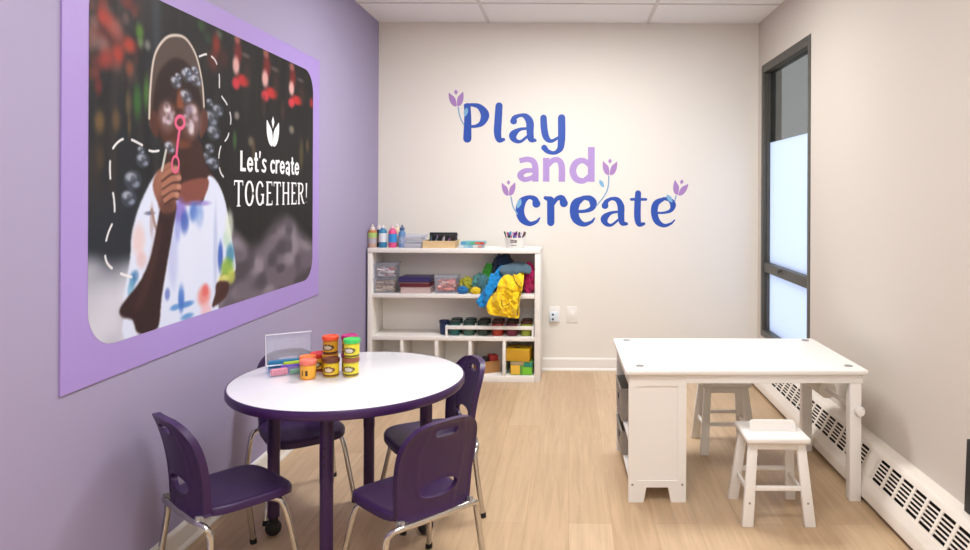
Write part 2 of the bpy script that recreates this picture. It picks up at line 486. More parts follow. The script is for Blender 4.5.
word('wall_word', 'lavender painted word and, in the middle of the three words', [
    ([[(112, 122, 30), (155, 113, 32), (190, 124, 34), (204, 160, 36), (205, 242, 36)], [(200, 177, 24), (145, 180, 30), (117, 205, 36), (138, 229, 30), (178, 222, 28), (200, 205, 26)]], Z7),
    ([[(267, 104, 38), (267, 242, 38)], [(275, 150, 28), (305, 119, 32), (340, 119, 34), (357, 155, 38), (358, 242, 38)]], Z7),
    ([[(528, 40, 40), (528, 242, 40)], [(520, 145, 30), (482, 119, 32), (440, 132, 38), (421, 178, 40), (440, 224, 38), (482, 236, 32), (520, 208, 30)]], Z7)], M['lav'], 'flat')
word('wall_word', 'blue painted word create, lowest of the three words on the cream wall', [
    ([[(211, 370, 44), (200, 342, 30), (165, 333, 22), (128, 360, 44), (116, 412, 46), (132, 460, 42), (172, 486, 26), (212, 474, 18), (230, 452, 8)]], Z7),
    ([[(294, 350, 40), (295, 478, 40)], [(263, 336, 20), (292, 345, 34)], [(306, 372, 22), (330, 340, 24), (358, 336, 32), (370, 366, 44)]], Z7),
    ([[(430, 414, 18), (490, 412, 18), (532, 395, 28), (540, 363, 40), (520, 338, 32), (482, 334, 22)], [(484, 334, 22), (441, 365, 46), (430, 412, 48), (443, 460, 44), (485, 488, 26), (530, 474, 16), (548, 452, 8)]], Z7),
    ([[(43, 300, 54), (56, 264, 34), (100, 241, 26), (148, 252, 42), (177, 305, 54), (179, 380, 52), (188, 443, 44), (226, 454, 24)], [(158, 350, 16), (88, 364, 28), (38, 408, 58), (52, 452, 38), (98, 464, 22), (155, 420, 18)]], Z8),
    ([[(322, 195, 48), (318, 300, 52), (318, 398, 52), (332, 456, 40), (372, 452, 24)], [(264, 246, 22), (388, 246, 22)]], Z8),
    ([[(462, 359, 18), (540, 358, 18), (600, 338, 30), (618, 290, 46), (590, 248, 36), (540, 238, 24)], [(544, 238, 24), (477, 278, 50), (460, 350, 54), (482, 428, 50), (540, 466, 30), (600, 450, 18), (632, 420, 10)]], Z8)], M['blue'])

PETL = [(-.42, .82), (-.28, .72), (-.10, .55), (-.03, .34), (-.03, .02), (-.26, .10), (-.41, .42)]
DIA = [(0, 1.0), (.12, .85), (0, .68), (-.12, .85)]
def tulip(label, fn, base, h, tilt, stem, leaf, lrot, lsc):
    t = thing('tulip_decal', label, 'decal', (0, 0, 0), 0, 'painted tulips around the lettering')
    ca, sa = math.cos(tilt), math.sin(tilt)
    def tf(p): x, y = p[0] * h, p[1] * h; return (base[0] + x * ca + y * sa, base[1] - (y * ca - x * sa))
    bl = MB()
    for poly in (PETL, [(-a, b) for a, b in PETL], DIA):
        sm = [(v.x, v.y) for v in catmull([Vector((a, b, 0)) for a, b in poly], 5, True)] if poly is not DIA else DIA
        bl.prism([tf(p) for p in sm], 0, .0012, fn)
    c = Vector(fn(base[0], base[1], 0)); c.y = YB
    t.location = c
    st = MB(); stroke(st, stem, fn, eps=.0003)
    lf = MB(); lp = [(0, -1), (.42, -.4), (.45, .15), (.1, 1), (-.35, .45), (-.42, -.3)]
    cl, sl = math.cos(lrot), math.sin(lrot)
    lp = [(leaf[0] + lsc * (a * cl - b * sl), leaf[1] + lsc * (a * sl + b * cl)) for a, b in lp]
    lf.prism([(v.x, v.y) for v in catmull([Vector((a, b, 0)) for a, b in lp], 4, True)], 0, .0021, fn)
    for mb, n, m in ((bl, 'bloom', M['tulip']), (st, 'stem', M['stem']), (lf, 'leaf', M['leaf'])):
        mb.v = [(v[0] - c.x, v[1] - c.y, v[2] - c.z) for v in mb.v]
        mb.build(n, m, t, smooth=False)
tulip('painted lavender tulip left of the letter P of Play', Z6, (124, 202), 128, -.08, [(133, 208, 11), (142, 260, 10), (158, 305, 10), (176, 338, 8)], (190, 243), .25, 34)
tulip('painted lavender tulip left of the letter c of create', Z7, (52, 325), 92, -.04, [(64, 332, 8), (76, 385, 8), (100, 430, 8)], (110, 370), .35, 28)
tulip('painted lavender tulip right of the word and', Z7, (634, 204), 98, .03, [(630, 208, 8), (626, 270, 8), (606, 320, 8), (558, 382, 7)], (588, 252), -.5, 25)
tulip('painted lavender tulip above the final e of create', Z8, (658, 210), 140, .28, [(642, 218, 12), (634, 255, 11)], (588, 238), -.6, 40)

# ------------------------------------------------------------------ wall mural on the left wall
def mw(px, py):
    y = 1036.0 / (570 - px); return y, 1.36 - (py - 194) * y / 700
mu = thing('wall_mural', 'large lavender bordered photo mural on the lilac wall, child blowing bubbles', 'mural', (XL, 3.07, .765))
mo = Vector((XL, 3.07, .765))
MB().box(0, .006, 2.0286 - 3.07, 4.111 - 3.07, 0, 2.135 - .765, .0006, seg=1).build('backing_board', [M['board']], mu, smooth=False)
PY0, PY1, PZ0, PZ1 = 2.141, 4.008, .872, 2.048
NW, NH = 580, 366
ys = np.linspace(PY0, PY1, NW); zs = np.linspace(PZ1, PZ0, NH)
GY, GZ = np.meshgrid(ys, zs)
PX = 570 - 1036.0 / GY
PYY = 194 + (1.36 - GZ) * 700 / GY
img = np.zeros((NH, NW, 3))
def C3(c): return np.array(c, float)
def over(mask, c): 
    global img
    img = img * (1 - mask[..., None]) + C3(c) * mask[..., None]
def sstep(a, b, x): t = np.clip((x - a) / (b - a), 0, 1); return t * t * (3 - 2 * t)
def vnoise(scale, seed, ax=1.0, az=1.0):
    r = np.random.RandomState(seed)
    w = int(1.9 * scale * ax) + 3; h = int(1.2 * scale * az) + 3
    g = r.rand(h, w)
    u = (GY - PY0) * scale * ax; v = (PZ1 - GZ) * scale * az
    i = np.floor(u).astype(int); j = np.floor(v).astype(int); fu = u - i; fv = v - j
    fu = fu * fu * (3 - 2 * fu); fv = fv * fv * (3 - 2 * fv)
    return (g[j, i] * (1 - fu) + g[j, i + 1] * fu) * (1 - fv) + (g[j + 1, i] * (1 - fu) + g[j + 1, i + 1] * fu) * fv
def blur(m, r):
    if r < 1: return m
    r = int(r)
    for _ in range(2):
        for axis in (0, 1):
            p = np.pad(m, [(r + 1, r) if a == axis else (0, 0) for a in (0, 1)], mode='edge'); c = np.cumsum(p, axis=axis)
            n = m.shape[axis]
            m = (np.take(c, range(2 * r + 1, 2 * r + 1 + n), axis) - np.take(c, range(0, n), axis)) / (2 * r + 1)
    return m
def polymask(pts, soft=1, smooth=True):
    W = [Vector((*mw(*p), 0)) for p in pts]
    if smooth: W = catmull(W, 5, True)
    ins = np.zeros(GY.shape, bool); n = len(W)
    for i in range(n):
        ay, az = W[i].x, W[i].y; by, bz = W[(i + 1) % n].x, W[(i + 1) % n].y
        if abs(bz - az) < 1e-9: continue
        c = ((az > GZ) != (bz > GZ)) & (GY < (by - ay) * (GZ - az) / (bz - az) + ay)
        ins ^= c
    return blur(ins.astype(float), soft)
def blob(px, py, rx, ry, c, a=1.0, soft=.5):
    """ellipse measured in photo proportions (rx, ry) then placed on the wall plane"""
    cy, cz = mw(px, py); sy = rx * cy * cy / 1036.0; sz = ry * cy / 700.0
    d = np.sqrt(((GY - cy) / sy) ** 2 + ((GZ - cz) / sz) ** 2)
    over(a * (1 - sstep(1 - soft, 1 + soft, d)), c)
def line(pts, w, c, dash=None, soft=0.0):
    W = catmull([Vector((*mw(*p), 0)) for p in pts], 10) if len(pts) > 2 else [Vector((*mw(*p), 0)) for p in pts]
    D = np.full(GY.shape, 9.0); s = 0
    for a, b in zip(W[:-1], W[1:]):
        L = (b - a).length
        on = True if dash is None else ((s % dash) < dash * .55)
        s += L
        if not on: continue
        ex, ez = b.x - a.x, b.y - a.y
        t = np.clip(((GY - a.x) * ex + (GZ - a.y) * ez) / (ex * ex + ez * ez + 1e-12), 0, 1)
        D = np.minimum(D, np.hypot(GY - a.x - ex * t, GZ - a.y - ez * t))
    over(1 - sstep(w / 2 - .0015 - soft, w / 2 + .0025 + soft, D), c)
# backdrop of the printed photograph
img[:] = C3((42, 41, 40))
n1 = vnoise(26, 1, 1, .25); n2 = vnoise(9, 2); n3 = vnoise(40, 3, 1, .12)
leftm = 1 - sstep(120, 185, PX)
over(leftm * .8, (50, 54, 62)); over(leftm * sstep(60, 0, PYY) * .8, (92, 82, 80))
over(leftm * sstep(.45, .8, n1) * .45, (84, 70, 62)); over(sstep(.55, .85, n3) * .35, (30, 30, 30))
over((1 - leftm) * sstep(.5, .85, n1) * sstep(200, 90, PYY) * .3, (78, 70, 60))
over(np.exp(-((PX - 154) / 5.0) ** 2) * sstep(215, 60, PYY) * .5, (98, 108, 124))
over(leftm * sstep(170, 230, PYY) * .8, (52, 60, 72))
rr = np.random.RandomState(5)
for i in range(46):
    x = 88 + rr.rand() ** 1.3 * 46; y = rr.rand() * 78
    blob(x, y, 3 + rr.rand() * 5, 4 + rr.rand() * 7, [(196, 84, 70), (176, 96, 88), (150, 60, 52), (188, 140, 134), (120, 62, 58), (70, 55, 52)][i % 6], .35, .7)
for (x, y, a, b, c) in [(104, 22, 8, 9, (206, 92, 78)), (113, 30, 7, 10, (200, 128, 118)), (99, 46, 7, 8, (190, 146, 140)), (103, 62, 7, 9, (200, 88, 76)), (127, 47, 6, 7, (224, 92, 66)), (116, 55, 5, 7, (196, 78, 62)),
                        (96, 88, 4, 9, (160, 60, 58)), (127, 70, 4, 7, (180, 100, 70)), (137, 34, 4, 8, (128, 190, 72)), (138, 45, 3, 5, (150, 180, 130)), (145, 47, 3, 5, (190, 190, 180)), (135, 103, 4, 16, (84, 160, 62)), (144, 95, 3, 16, (110, 176, 76)),
                        (97, 124, 5, 11, (176, 138, 84)), (114, 122, 4, 11, (150, 116, 76)), (126, 106, 3, 12, (150, 128, 88)), (127, 128, 2, 10, (140, 110, 70)), (98, 160, 4, 12, (110, 88, 60)),
                        (199, 27, 4, 6, (74, 120, 60)), (206, 40, 4, 5, (60, 100, 60)), (217, 36, 3, 4, (120, 150, 120)), (214, 46, 4, 10, (214, 66, 48)), (211, 62, 5, 11, (150, 66, 52)), (222, 60, 4, 10, (110, 50, 44))]:
    blob(x, y, a, b, c, .62, .75)
for (x, y, s) in [(238, 70, 1.0), (267, 83, .95), (293, 92, .8)]:
    blob(x - 2, y - 16 * s, 4 * s, 12 * s, (150, 52, 50), .8, .6); blob(x - 3, y - 30 * s, 3 * s, 5 * s, (226, 150, 140), .6, .6)
    blob(x - 4 * s, y - 3 * s, 3.4 * s, 9 * s, (238, 196, 192), .9, .5); blob(x + 3 * s, y + 12 * s, 6 * s, 6 * s, (214, 64, 62), .9, .5)
    blob(x - 4 * s, y + 15 * s, 4 * s, 6 * s, (224, 78, 92), .9, .5); blob(x + 6, y - 13 * s, 4 * s, 2.5 * s, (150, 130, 126), .6, .6); blob(x + 7, y + 3, 3, 12 * s, (96, 56, 50), .5, .6)
for (x, y, a, b, c) in [(252, 152, 2, 12, (116, 96, 72)), (300, 156, 2, 14, (120, 104, 66)), (233, 142, 2, 9, (86, 130, 70)), (235, 117, 2.5, 4, (190, 180, 176)), (290, 131, 2.5, 4, (180, 170, 150)), (249, 143, 2.5, 5, (150, 140, 120)), (306, 147, 1.5, 6, (130, 110, 70)), (262, 108, 2, 10, (86, 60, 56)), (281, 112, 2, 10, (96, 64, 58)), (310, 104, 2, 5, (220, 70, 72))]:
    blob(x, y, a, b, c, .7, .6)
# pale ground, left and right
gl = sstep(252, 290, PYY + 10 * (n2 - .5)) * (1 - sstep(150, 190, PX))
over(gl, (204, 204, 216)); over(gl * sstep(.3, .8, n2), (234, 234, 244)); over(gl * sstep(305, 270, PYY) * .5, (150, 152, 166))
edge = 232 + 14 * np.sin((PX - 232) / 11.0) * sstep(225, 250, PX)
gm = sstep(-9, 14, PYY - edge) * sstep(200, 222, PX)
over(gm, (126, 116, 126)); over(gm * sstep(.35, .75, blur(vnoise(11, 8, .7, 1.4), 6)) * .75, (168, 158, 168)); over(gm * sstep(.45, .75, blur(vnoise(13, 9, .7, 1.5), 5)) * .7, (84, 78, 86)); over(gm * sstep(275, 305, PYY) * .4, (150, 140, 150))
# soap bubbles behind
def bubble(x, y, r, a=.8):
    blob(x, y, r, r * 1.15, (120, 132, 156), .45 * a, .15)
    blob(x - r * .25, y - r * .35, r * .6, r * .5, (226, 232, 244), .8 * a, .5); blob(x + r * .3, y + r * .45, r * .42, r * .36, (198, 206, 226), .75 * a, .5)
    blob(x, y, r * .3, r * .5, (46, 48, 60), .6 * a, .5)
for (x, y, r) in [(141, 162, 7), (131, 182, 9), (127, 200, 8), (139, 152, 4), (208, 104, 4), (209, 120, 8), (212, 134, 7), (216, 112, 6), (204, 160, 6), (212, 165, 6), (199, 178, 6), (208, 150, 5)]: bubble(x, y, r)
# the printed figure
SK = (66, 42, 42)
over(polymask([(168, 140), (196, 140), (204, 165), (214, 186), (190, 204), (172, 204), (165, 180)]), (82, 52, 46))
over(polymask([(152, 178), (162, 172), (172, 176), (180, 200), (200, 205), (206, 178), (216, 184), (224, 204), (230, 238), (234, 262), (233, 274), (220, 276), (217, 300), (213, 340), (130, 345), (124, 310), (121, 306), (128, 262), (130, 235), (138, 206)]), (224, 230, 246))
over(polymask([(178, 186), (206, 180), (202, 200), (190, 206), (178, 204)]), (150, 96, 84))
# tie-dye marks on the shirt
for (x, y, a, b, c, al) in [(178, 212, 6, 12, (150, 128, 206), .8), (196, 205, 12, 3, (158, 140, 210), .7), (192, 214, 4, 9, (92, 132, 204), .8), (198, 218, 4, 11, (110, 150, 214), .7), (183, 224, 4, 11, (80, 110, 190), .8), (176, 230, 3, 14, (140, 150, 220), .5),
                            (180, 300, 3, 13, (70, 120, 200), .85), (185, 306, 7, 3, (84, 140, 206), .8), (174, 309, 5, 3, (90, 150, 210), .7), (186, 318, 6, 3, (90, 150, 205), .7), (203, 297, 6, 10, (232, 150, 140), .8), (204, 292, 3, 6, (226, 110, 110), .6), (205, 312, 5, 8, (240, 190, 190), .6),
                            (137, 242, 6, 16, (232, 206, 204), .7), (140, 262, 5, 8, (226, 186, 180), .5), (131, 282, 3, 8, (90, 150, 190), .7), (129, 292, 3, 8, (120, 180, 210), .6), (134, 278, 3, 6, (60, 120, 170), .5), (150, 222, 2, 16, (176, 150, 150), .5), (148, 215, 5, 2, (90, 90, 120), .6),
                            (219, 258, 2.5, 14, (70, 104, 190), .85), (226, 240, 4, 9, (196, 220, 200), .7), (229, 256, 4, 10, (70, 140, 170), .75), (226, 270, 6, 10, (150, 184, 74), .85), (230, 278, 4, 7, (206, 210, 110), .8), (222, 281, 5, 5, (236, 232, 150), .8), (228, 226, 4, 14, (226, 232, 220), .8),
                            (166, 296, 2.5, 6, (90, 110, 190), .6), (172, 262, 5, 26, (190, 196, 232), .6), (214, 250, 2, 40, (186, 196, 224), .6), (186, 265, 10, 30, (228, 232, 246), .6), (200, 240, 9, 28, (226, 230, 244), .6)]:
    blob(x, y, a, b, c, al, .5)
line([(150, 212), (153, 226), (158, 240)], .012, (176, 150, 140), soft=.004)
over(polymask([(216, 284), (227, 284), (226, 296), (219, 304), (211, 308), (214, 296)]), (92, 58, 54))
# raised forearm and hand
over(polymask([(160, 208), (174, 206), (171, 232), (165, 268), (160, 300), (157, 328), (147, 336), (136, 334), (131, 322), (121, 319), (118, 312), (124, 302), (138, 284), (148, 262), (154, 236)]), SK)
over(polymask([(156, 230), (161, 230), (152, 276), (140, 308), (132, 310), (145, 276)], 3) * .5, (104, 68, 64))
over(polymask([(157, 172), (164, 166), (172, 166), (178, 172), (177, 190), (174, 202), (173, 212), (161, 214), (155, 202), (151, 186)]), (150, 104, 88))
blob(156, 186, 4, 12, (176, 128, 108), .7, .6); blob(166, 208, 7, 9, (112, 74, 64), .8, .6)
for (x0, y0, x1, y1) in [(160, 179, 175, 171), (161, 187, 178, 180), (161, 195, 178, 189), (163, 202, 176, 197)]:
    line([(x0, y0), ((x0 + x1) / 2 + 1, (y0 + y1) / 2 - 3), (x1, y1)], .020, (182, 134, 114), soft=.003); line([(x0, y0 + 4), ((x0 + x1) / 2 + 1, (y0 + y1) / 2 + 1.5), (x1, y1 + 4)], .005, (92, 58, 50), soft=.003)
    blob(x1 - 1, y1 - 1, 2.2, 2.4, (214, 172, 156), .6, .6)
line([(157, 182), (160, 172), (168, 166)], .018, (174, 126, 108), soft=.004)
# cap and head
over(polymask([(147, 128), (147, 92), (151, 60), (160, 42), (172, 36), (184, 40), (194, 56), (200, 82), (203, 112), (202, 130), (190, 130), (160, 130)]), (108, 92, 86))
over(polymask([(150, 122), (152, 92), (158, 72), (172, 60), (186, 66), (195, 84), (200, 108), (199, 126), (192, 146), (180, 154), (166, 150), (156, 138)], 2), (62, 42, 38))
over(polymask([(147, 116), (153, 112), (157, 124), (155, 140), (149, 132)]), (104, 64, 54)); over(polymask([(199, 114), (205, 114), (205, 130), (198, 140)]), (112, 70, 58))
over(polymask([(156, 112), (172, 92), (182, 92), (196, 110), (197, 128), (190, 146), (178, 152), (166, 148), (157, 134)], 3) * .8, (112, 68, 52))
over(polymask([(162, 92), (176, 88), (192, 94), (196, 104), (162, 106)], 3) * .7, (56, 38, 36))
blob(178, 103, 3.5, 11, (172, 104, 70), .8, .6); blob(178, 113, 5, 3, (70, 40, 34), .7, .5); blob(178, 121, 6, 4, (120, 62, 56), .8, .5); blob(180, 146, 9, 4, (150, 88, 62), .6, .7)
line([(147, 120), (148, 90), (152, 58), (162, 41), (173, 37), (184, 41), (194, 58), (200, 84), (202, 108)], .010, (222, 214, 206), soft=.002)
rb = np.random.RandomState(11)
for (x, y, rx, ry) in ((165, 118, 8, 15), (190, 122, 9.5, 17)):
    blob(x, y, rx, ry, (176, 158, 166), .55, .45)
    for q in range(16):
        a_ = rb.rand() * 6.28; k_ = .25 + .75 * rb.rand()
        blob(x + rx * .72 * k_ * math.cos(a_), y + ry * .78 * k_ * math.sin(a_), 1.6 + 1.8 * rb.rand(), 2.2 + 2.8 * rb.rand(), [(246, 240, 246), (226, 214, 226), (206, 190, 204), (120, 92, 92)][q % 4], .7, .7)
blob(186, 112, 4, 5, (120, 110, 130), .5, .6)
for (x, y, r) in [(174, 84, 6), (185, 77, 6.5), (194, 82, 6), (186, 73, 4), (193, 72, 4), (184, 98, 6.5), (176, 78, 3.5), (168, 149, 6)]: bubble(x, y, r, .95)
P_ = (232, 122, 162)
th = np.linspace(0, 2 * PI, 14)
line([(178 + 4.5 * math.cos(t), 124 + 6 * math.sin(t)) for t in th], .014, P_); line([(177.5, 131), (175.5, 146), (174.5, 158)], .014, P_)
line([(173.5 + 3.5 * math.cos(t), 166 + 8 * math.sin(t)) for t in th], .010, P_)
line([(160, 172), (164, 152)], .012, (206, 206, 200))
# dashed white trails
line([(130, 279), (118, 275), (106, 266), (103, 252), (106, 236), (112, 220), (112, 202), (108, 178), (109, 155), (117, 143), (127, 141), (140, 147), (149, 153), (160, 152)], .0075, (238, 238, 240), dash=.105)
line([(197, 58), (205, 56), (213, 62), (217, 76), (218, 94), (225, 106), (229, 120), (226, 138), (219, 148), (217, 162), (219, 174), (225, 182)], .0075, (238, 238, 240), dash=.095)

lum = np.clip(img, 0, 255) / 255.0; lum = lum * (.58 + .38 * lum)
linc = np.where(lum <= 0.04045, lum / 12.92, ((lum + 0.055) / 1.055) ** 2.4)
cr = .125
dzt = np.minimum(PZ1 - zs, zs - PZ0); inset = np.where(dzt < cr, cr - np.sqrt(np.maximum(cr * cr - (cr - dzt) ** 2, 0)), 0)
lo = PY0 + inset; hi = PY1 - inset
u = np.linspace(0, 1, NW)
VY = lo[:, None] + (hi - lo)[:, None] * u[None, :]
ci = (VY - PY0) / (PY1 - PY0) * (NW - 1); c0 = np.clip(np.floor(ci).astype(int), 0, NW - 2); cf = (ci - c0)[..., None]
rows = np.arange(NH)[:, None]
vc = linc[rows, c0] * (1 - cf) + linc[rows, c0 + 1] * cf
co = np.stack([np.full(VY.shape, .0068), VY - mo.y, np.repeat(zs[:, None], NW, 1) - mo.z], -1).reshape(-1, 3)
ii = (np.arange(NH - 1)[:, None] * NW + np.arange(NW - 1)[None, :]).reshape(-1)
quads = np.stack([ii + NW, ii + NW + 1, ii + 1, ii], -1)
me = bpy.data.meshes.new('photo_print')
me.vertices.add(len(co)); me.vertices.foreach_set('co', co.reshape(-1))
me.loops.add(quads.size); me.loops.foreach_set('vertex_index', quads.reshape(-1).astype(np.int32))
me.polygons.add(len(quads)); me.polygons.foreach_set('loop_start', np.arange(0, quads.size, 4, dtype=np.int32))
me.update(); me.validate()
at = me.color_attributes.new('print', 'FLOAT_COLOR', 'POINT')
at.data.foreach_set('color', np.concatenate([vc.reshape(-1, 3), np.ones((len(co), 1))], 1).reshape(-1).astype(np.float32))
me.materials.append(M['prt'])
po = bpy.data.objects.new('photo_print', me); COL.objects.link(po); po.parent = mu

# stroke alphabets, unit cap height
w = .19
def arc(cx, cy, rx, ry, a0, a1, n=9, w=w, w2=None):
    return [(cx + rx * math.cos(math.radians(a0 + (a1 - a0) * k / (n - 1))), cy + ry * math.sin(math.radians(a0 + (a1 - a0) * k / (n - 1))), w) for k in range(n)]
SANS = {
    'L': (.56, [[(.1, 1, w), (.1, 0, w)], [(.02, .085, .17), (.52, .085, .17)]]),
    'e': (.62, [[(.12, .37, .13), (.5, .37, .13)], arc(.31, .36, .22, .29, 5, 318, 14, .165)]),
    't': (.44, [[(.2, .92, .18), (.2, .3, .18), (.24, .11, .17), (.4, .08, .15)], [(.02, .66, .15), (.4, .66, .15)]]),
    "'": (.22, [[(.11, 1.02, .16), (.08, .78, .1)]]),
    's': (.52, [[(.45, .62, .13), (.25, .67, .14), (.12, .55, .15), (.26, .38, .16), (.42, .22, .15), (.28, .07, .14), (.05, .12, .13)]]),
    'c': (.54, [arc(.32, .36, .22, .29, 50, 310, 13, .165)]),
    'r': (.44, [[(.1, .74, .18), (.1, 0, .18)], [(.12, .48, .14), (.22, .64, .15), (.4, .68, .17)]]),
    'a': (.6, [[(.1, .6, .14), (.26, .68, .15), (.42, .6, .17), (.46, .4, .18), (.46, 0, .18)], arc(.27, .2, .17, .15, 70, 350, 11, .15)]),
    ' ': (.26, [])}
b_, t_ = .135, .07
SER = {
    'T': (.74, [[(.37, 1, b_), (.37, 0, b_)], [(.04, .965, t_), (.70, .965, t_)], [(.05, .98, .05), (.04, .8, .04)], [(.69, .98, .05), (.70, .8, .04)], [(.24, .025, .05), (.5, .025, .05)]]),
    'O': (.84, [[(.42 + .3 * math.cos(a), .5 + .46 * math.sin(a), .075 + .07 * abs(math.cos(a))) for a in np.linspace(0, 2 * PI, 19)]]),
    'G': (.84, [[(.42 + .3 * math.cos(a), .5 + .46 * math.sin(a), .075 + .07 * abs(math.cos(a))) for a in np.linspace(.75, 2 * PI - .65, 16)], [(.68, .45, b_), (.68, .08, b_)], [(.5, .45, .06), (.78, .45, .06)]]),
    'E': (.68, [[(.18, 1, b_), (.18, 0, b_)], [(.06, .965, t_), (.60, .965, t_)], [(.06, .035, t_), (.62, .035, t_)], [(.2, .52, t_), (.5, .52, t_)], [(.6, .98, .05), (.6, .82, .04)], [(.62, .02, .05), (.63, .2, .04)]]),
    'H': (.88, [[(.18, 1, b_), (.18, 0, b_)], [(.70, 1, b_), (.70, 0, b_)], [(.2, .52, t_), (.7, .52, t_)], [(.06, .975, .05), (.3, .975, .05)], [(.06, .025, .05), (.3, .025, .05)], [(.58, .975, .05), (.82, .975, .05)], [(.58, .025, .05), (.82, .025, .05)]]),
    'R': (.84, [[(.18, 1, b_), (.18, 0, b_)], [(.06, .965, t_), (.4, .96, t_), (.6, .88, .11), (.62, .7, .135), (.5, .54, .09), (.2, .5, t_)], [(.42, .5, .12), (.64, .12, .13), (.80, .03, .06)], [(.06, .025, .05), (.3, .025, .05)]]),
    '!': (.32, [[(.16, 1, .15), (.15, .3, .07)], [(.15, .085, .15), (.151, .075, .15)]])}
def mural_text(text, font, y_a, y_b, z0, cap, name):
    tot = sum(font[c][0] for c in text) + .07 * (len(text) - 1)
    sx = (y_b - y_a) / tot; x = 0
    k = 0
    for c in text:
        mb = MB()
        for s in font[c][1]:
            def fn(a, b, d, x=x): return (.0072 + d, y_a + (x + a) * sx - mo.y, z0 + b * cap - mo.z)
            stroke(mb, [(p[0], p[1], p[2]) for p in s], fn, eps=(k % 6) * 6e-5, thick=.0006, cap='flat' if len(s) == 2 and font is SER or len(s) == 2 and c in 'Ltr' else 'round', steps=5); k += 1
        if mb.v: mb.build(name, M['wlet'], mu, smooth=False)
        x += font[c][0] + .07
mural_text("Let's create", SANS, 3.125, 3.805, 1.456, .092, 'letter')
mural_text('TOGETHER!', SER, 3.066, 3.93, 1.298, .117, 'letter')
em = MB()
for poly in (PETL, [(-a, b) for a, b in PETL], DIA):
    sm = [(v.x, v.y) for v in catmull([Vector((a, b, 0)) for a, b in poly], 5, True)] if poly is not DIA else [(0, 1.0), (.09, .82), (0, .6), (-.09, .82)]
    em.prism([(a * .168, b * .15) for a, b in sm], 0, .0006, lambda a, b, d: (.0072 + d, 3.467 + a - mo.y, 1.588 + b - mo.z))
em.build('tulip_emblem', M['wlet'], mu, smooth=False)

# outlet plates on the back wall
for px, lab, kind in ((555, 'small white wall plate with two dark sockets right of the bookshelf', 1), (572.5, 'white blank wall plate, right one of the pair beside the bookshelf', 0)):
    o = thing('wall_plate', lab, 'outlet', ((px - 570) * BS, YB, 1.36 - (322.5 - 194) * BS), 0, 'wall plates above the baseboard')
    MB().box(-.042, .042, -.007, 0, 0, .125, .003).build('plate', M['trim'], o)
    if kind:
        d = MB().box(-.036, .03, -.03, -.006, .012, .085, .004); d.build('adapter', plastic(222, 232, 240), o)
        s = MB()
        for z in (.030, .065): s.cyl(.0085, 0, .002, 14, Matrix.Translation((-.012, -.0295, z)) @ Matrix.Rotation(PI / 2, 4, 'X'))
        s.build('socket', plastic(50, 60, 74), o)
    else:
        MB().box(-.017, .017, -.010, -.006, .03, .095, .002).build('insert', M['shelfw'], o)

# ------------------------------------------------------------------ round table
TX, TY, TH, TR = -.872, 2.79, .628, .447
rt = thing('round_table', 'round white topped activity table with purple edge and purple legs', 'table', (TX, TY, 0))
MB().lathe([(0, TH - .024), (TR - .003, TH - .024), (TR - .003, TH - .001), (TR - .006, TH), (0, TH)], 96).build('tabletop', M['laminate'], rt)
MB().lathe([(TR - .003, TH - .0005), (TR + .001, TH - .001), (TR + .004, TH - .006), (TR + .004, TH - .028), (TR, TH - .034), (TR - .02, TH - .034), (TR - .02, TH - .0245), (TR - .003, TH - .0245)], 96).build('edge_band', M['purpleband'], rt)
lr = .30
for a in (2, 92, 182, 272):
    x, y = lr * math.cos(math.radians(a)), lr * math.sin(math.radians(a))
    T = Matrix.Translation((x, y, 0))
    lg = MB().cyl(.0245, .33, TH - .03, 24, T).cyl(.0232, .075, .34, 24, T).cyl(.0175, .045, .08, 24, T)
    lg.box(x - .055, x + .055, y - .055, y + .055, TH - .034, TH - .025, .002)
    leg = lg.build('leg', M['purplemetal'], rt)
    for z in (.40, .43, .46): MB().cyl(.004, .0, .003, 8, T @ Matrix.Translation((0, -.0235, z)) @ Matrix.Rotation(PI / 2, 4, 'X')).build('adjusting_hole', M['black'], leg)
    ca = MB(); bm = bmesh.new(); bmesh.ops.create_uvsphere(bm, u_segments=18, v_segments=12, radius=.031)
    ca.bm(bm, Matrix.Translation((x, y, .031))); ca.cyl(.018, .05, .075, 16, T)
    ca.build('caster', M['black'], leg)

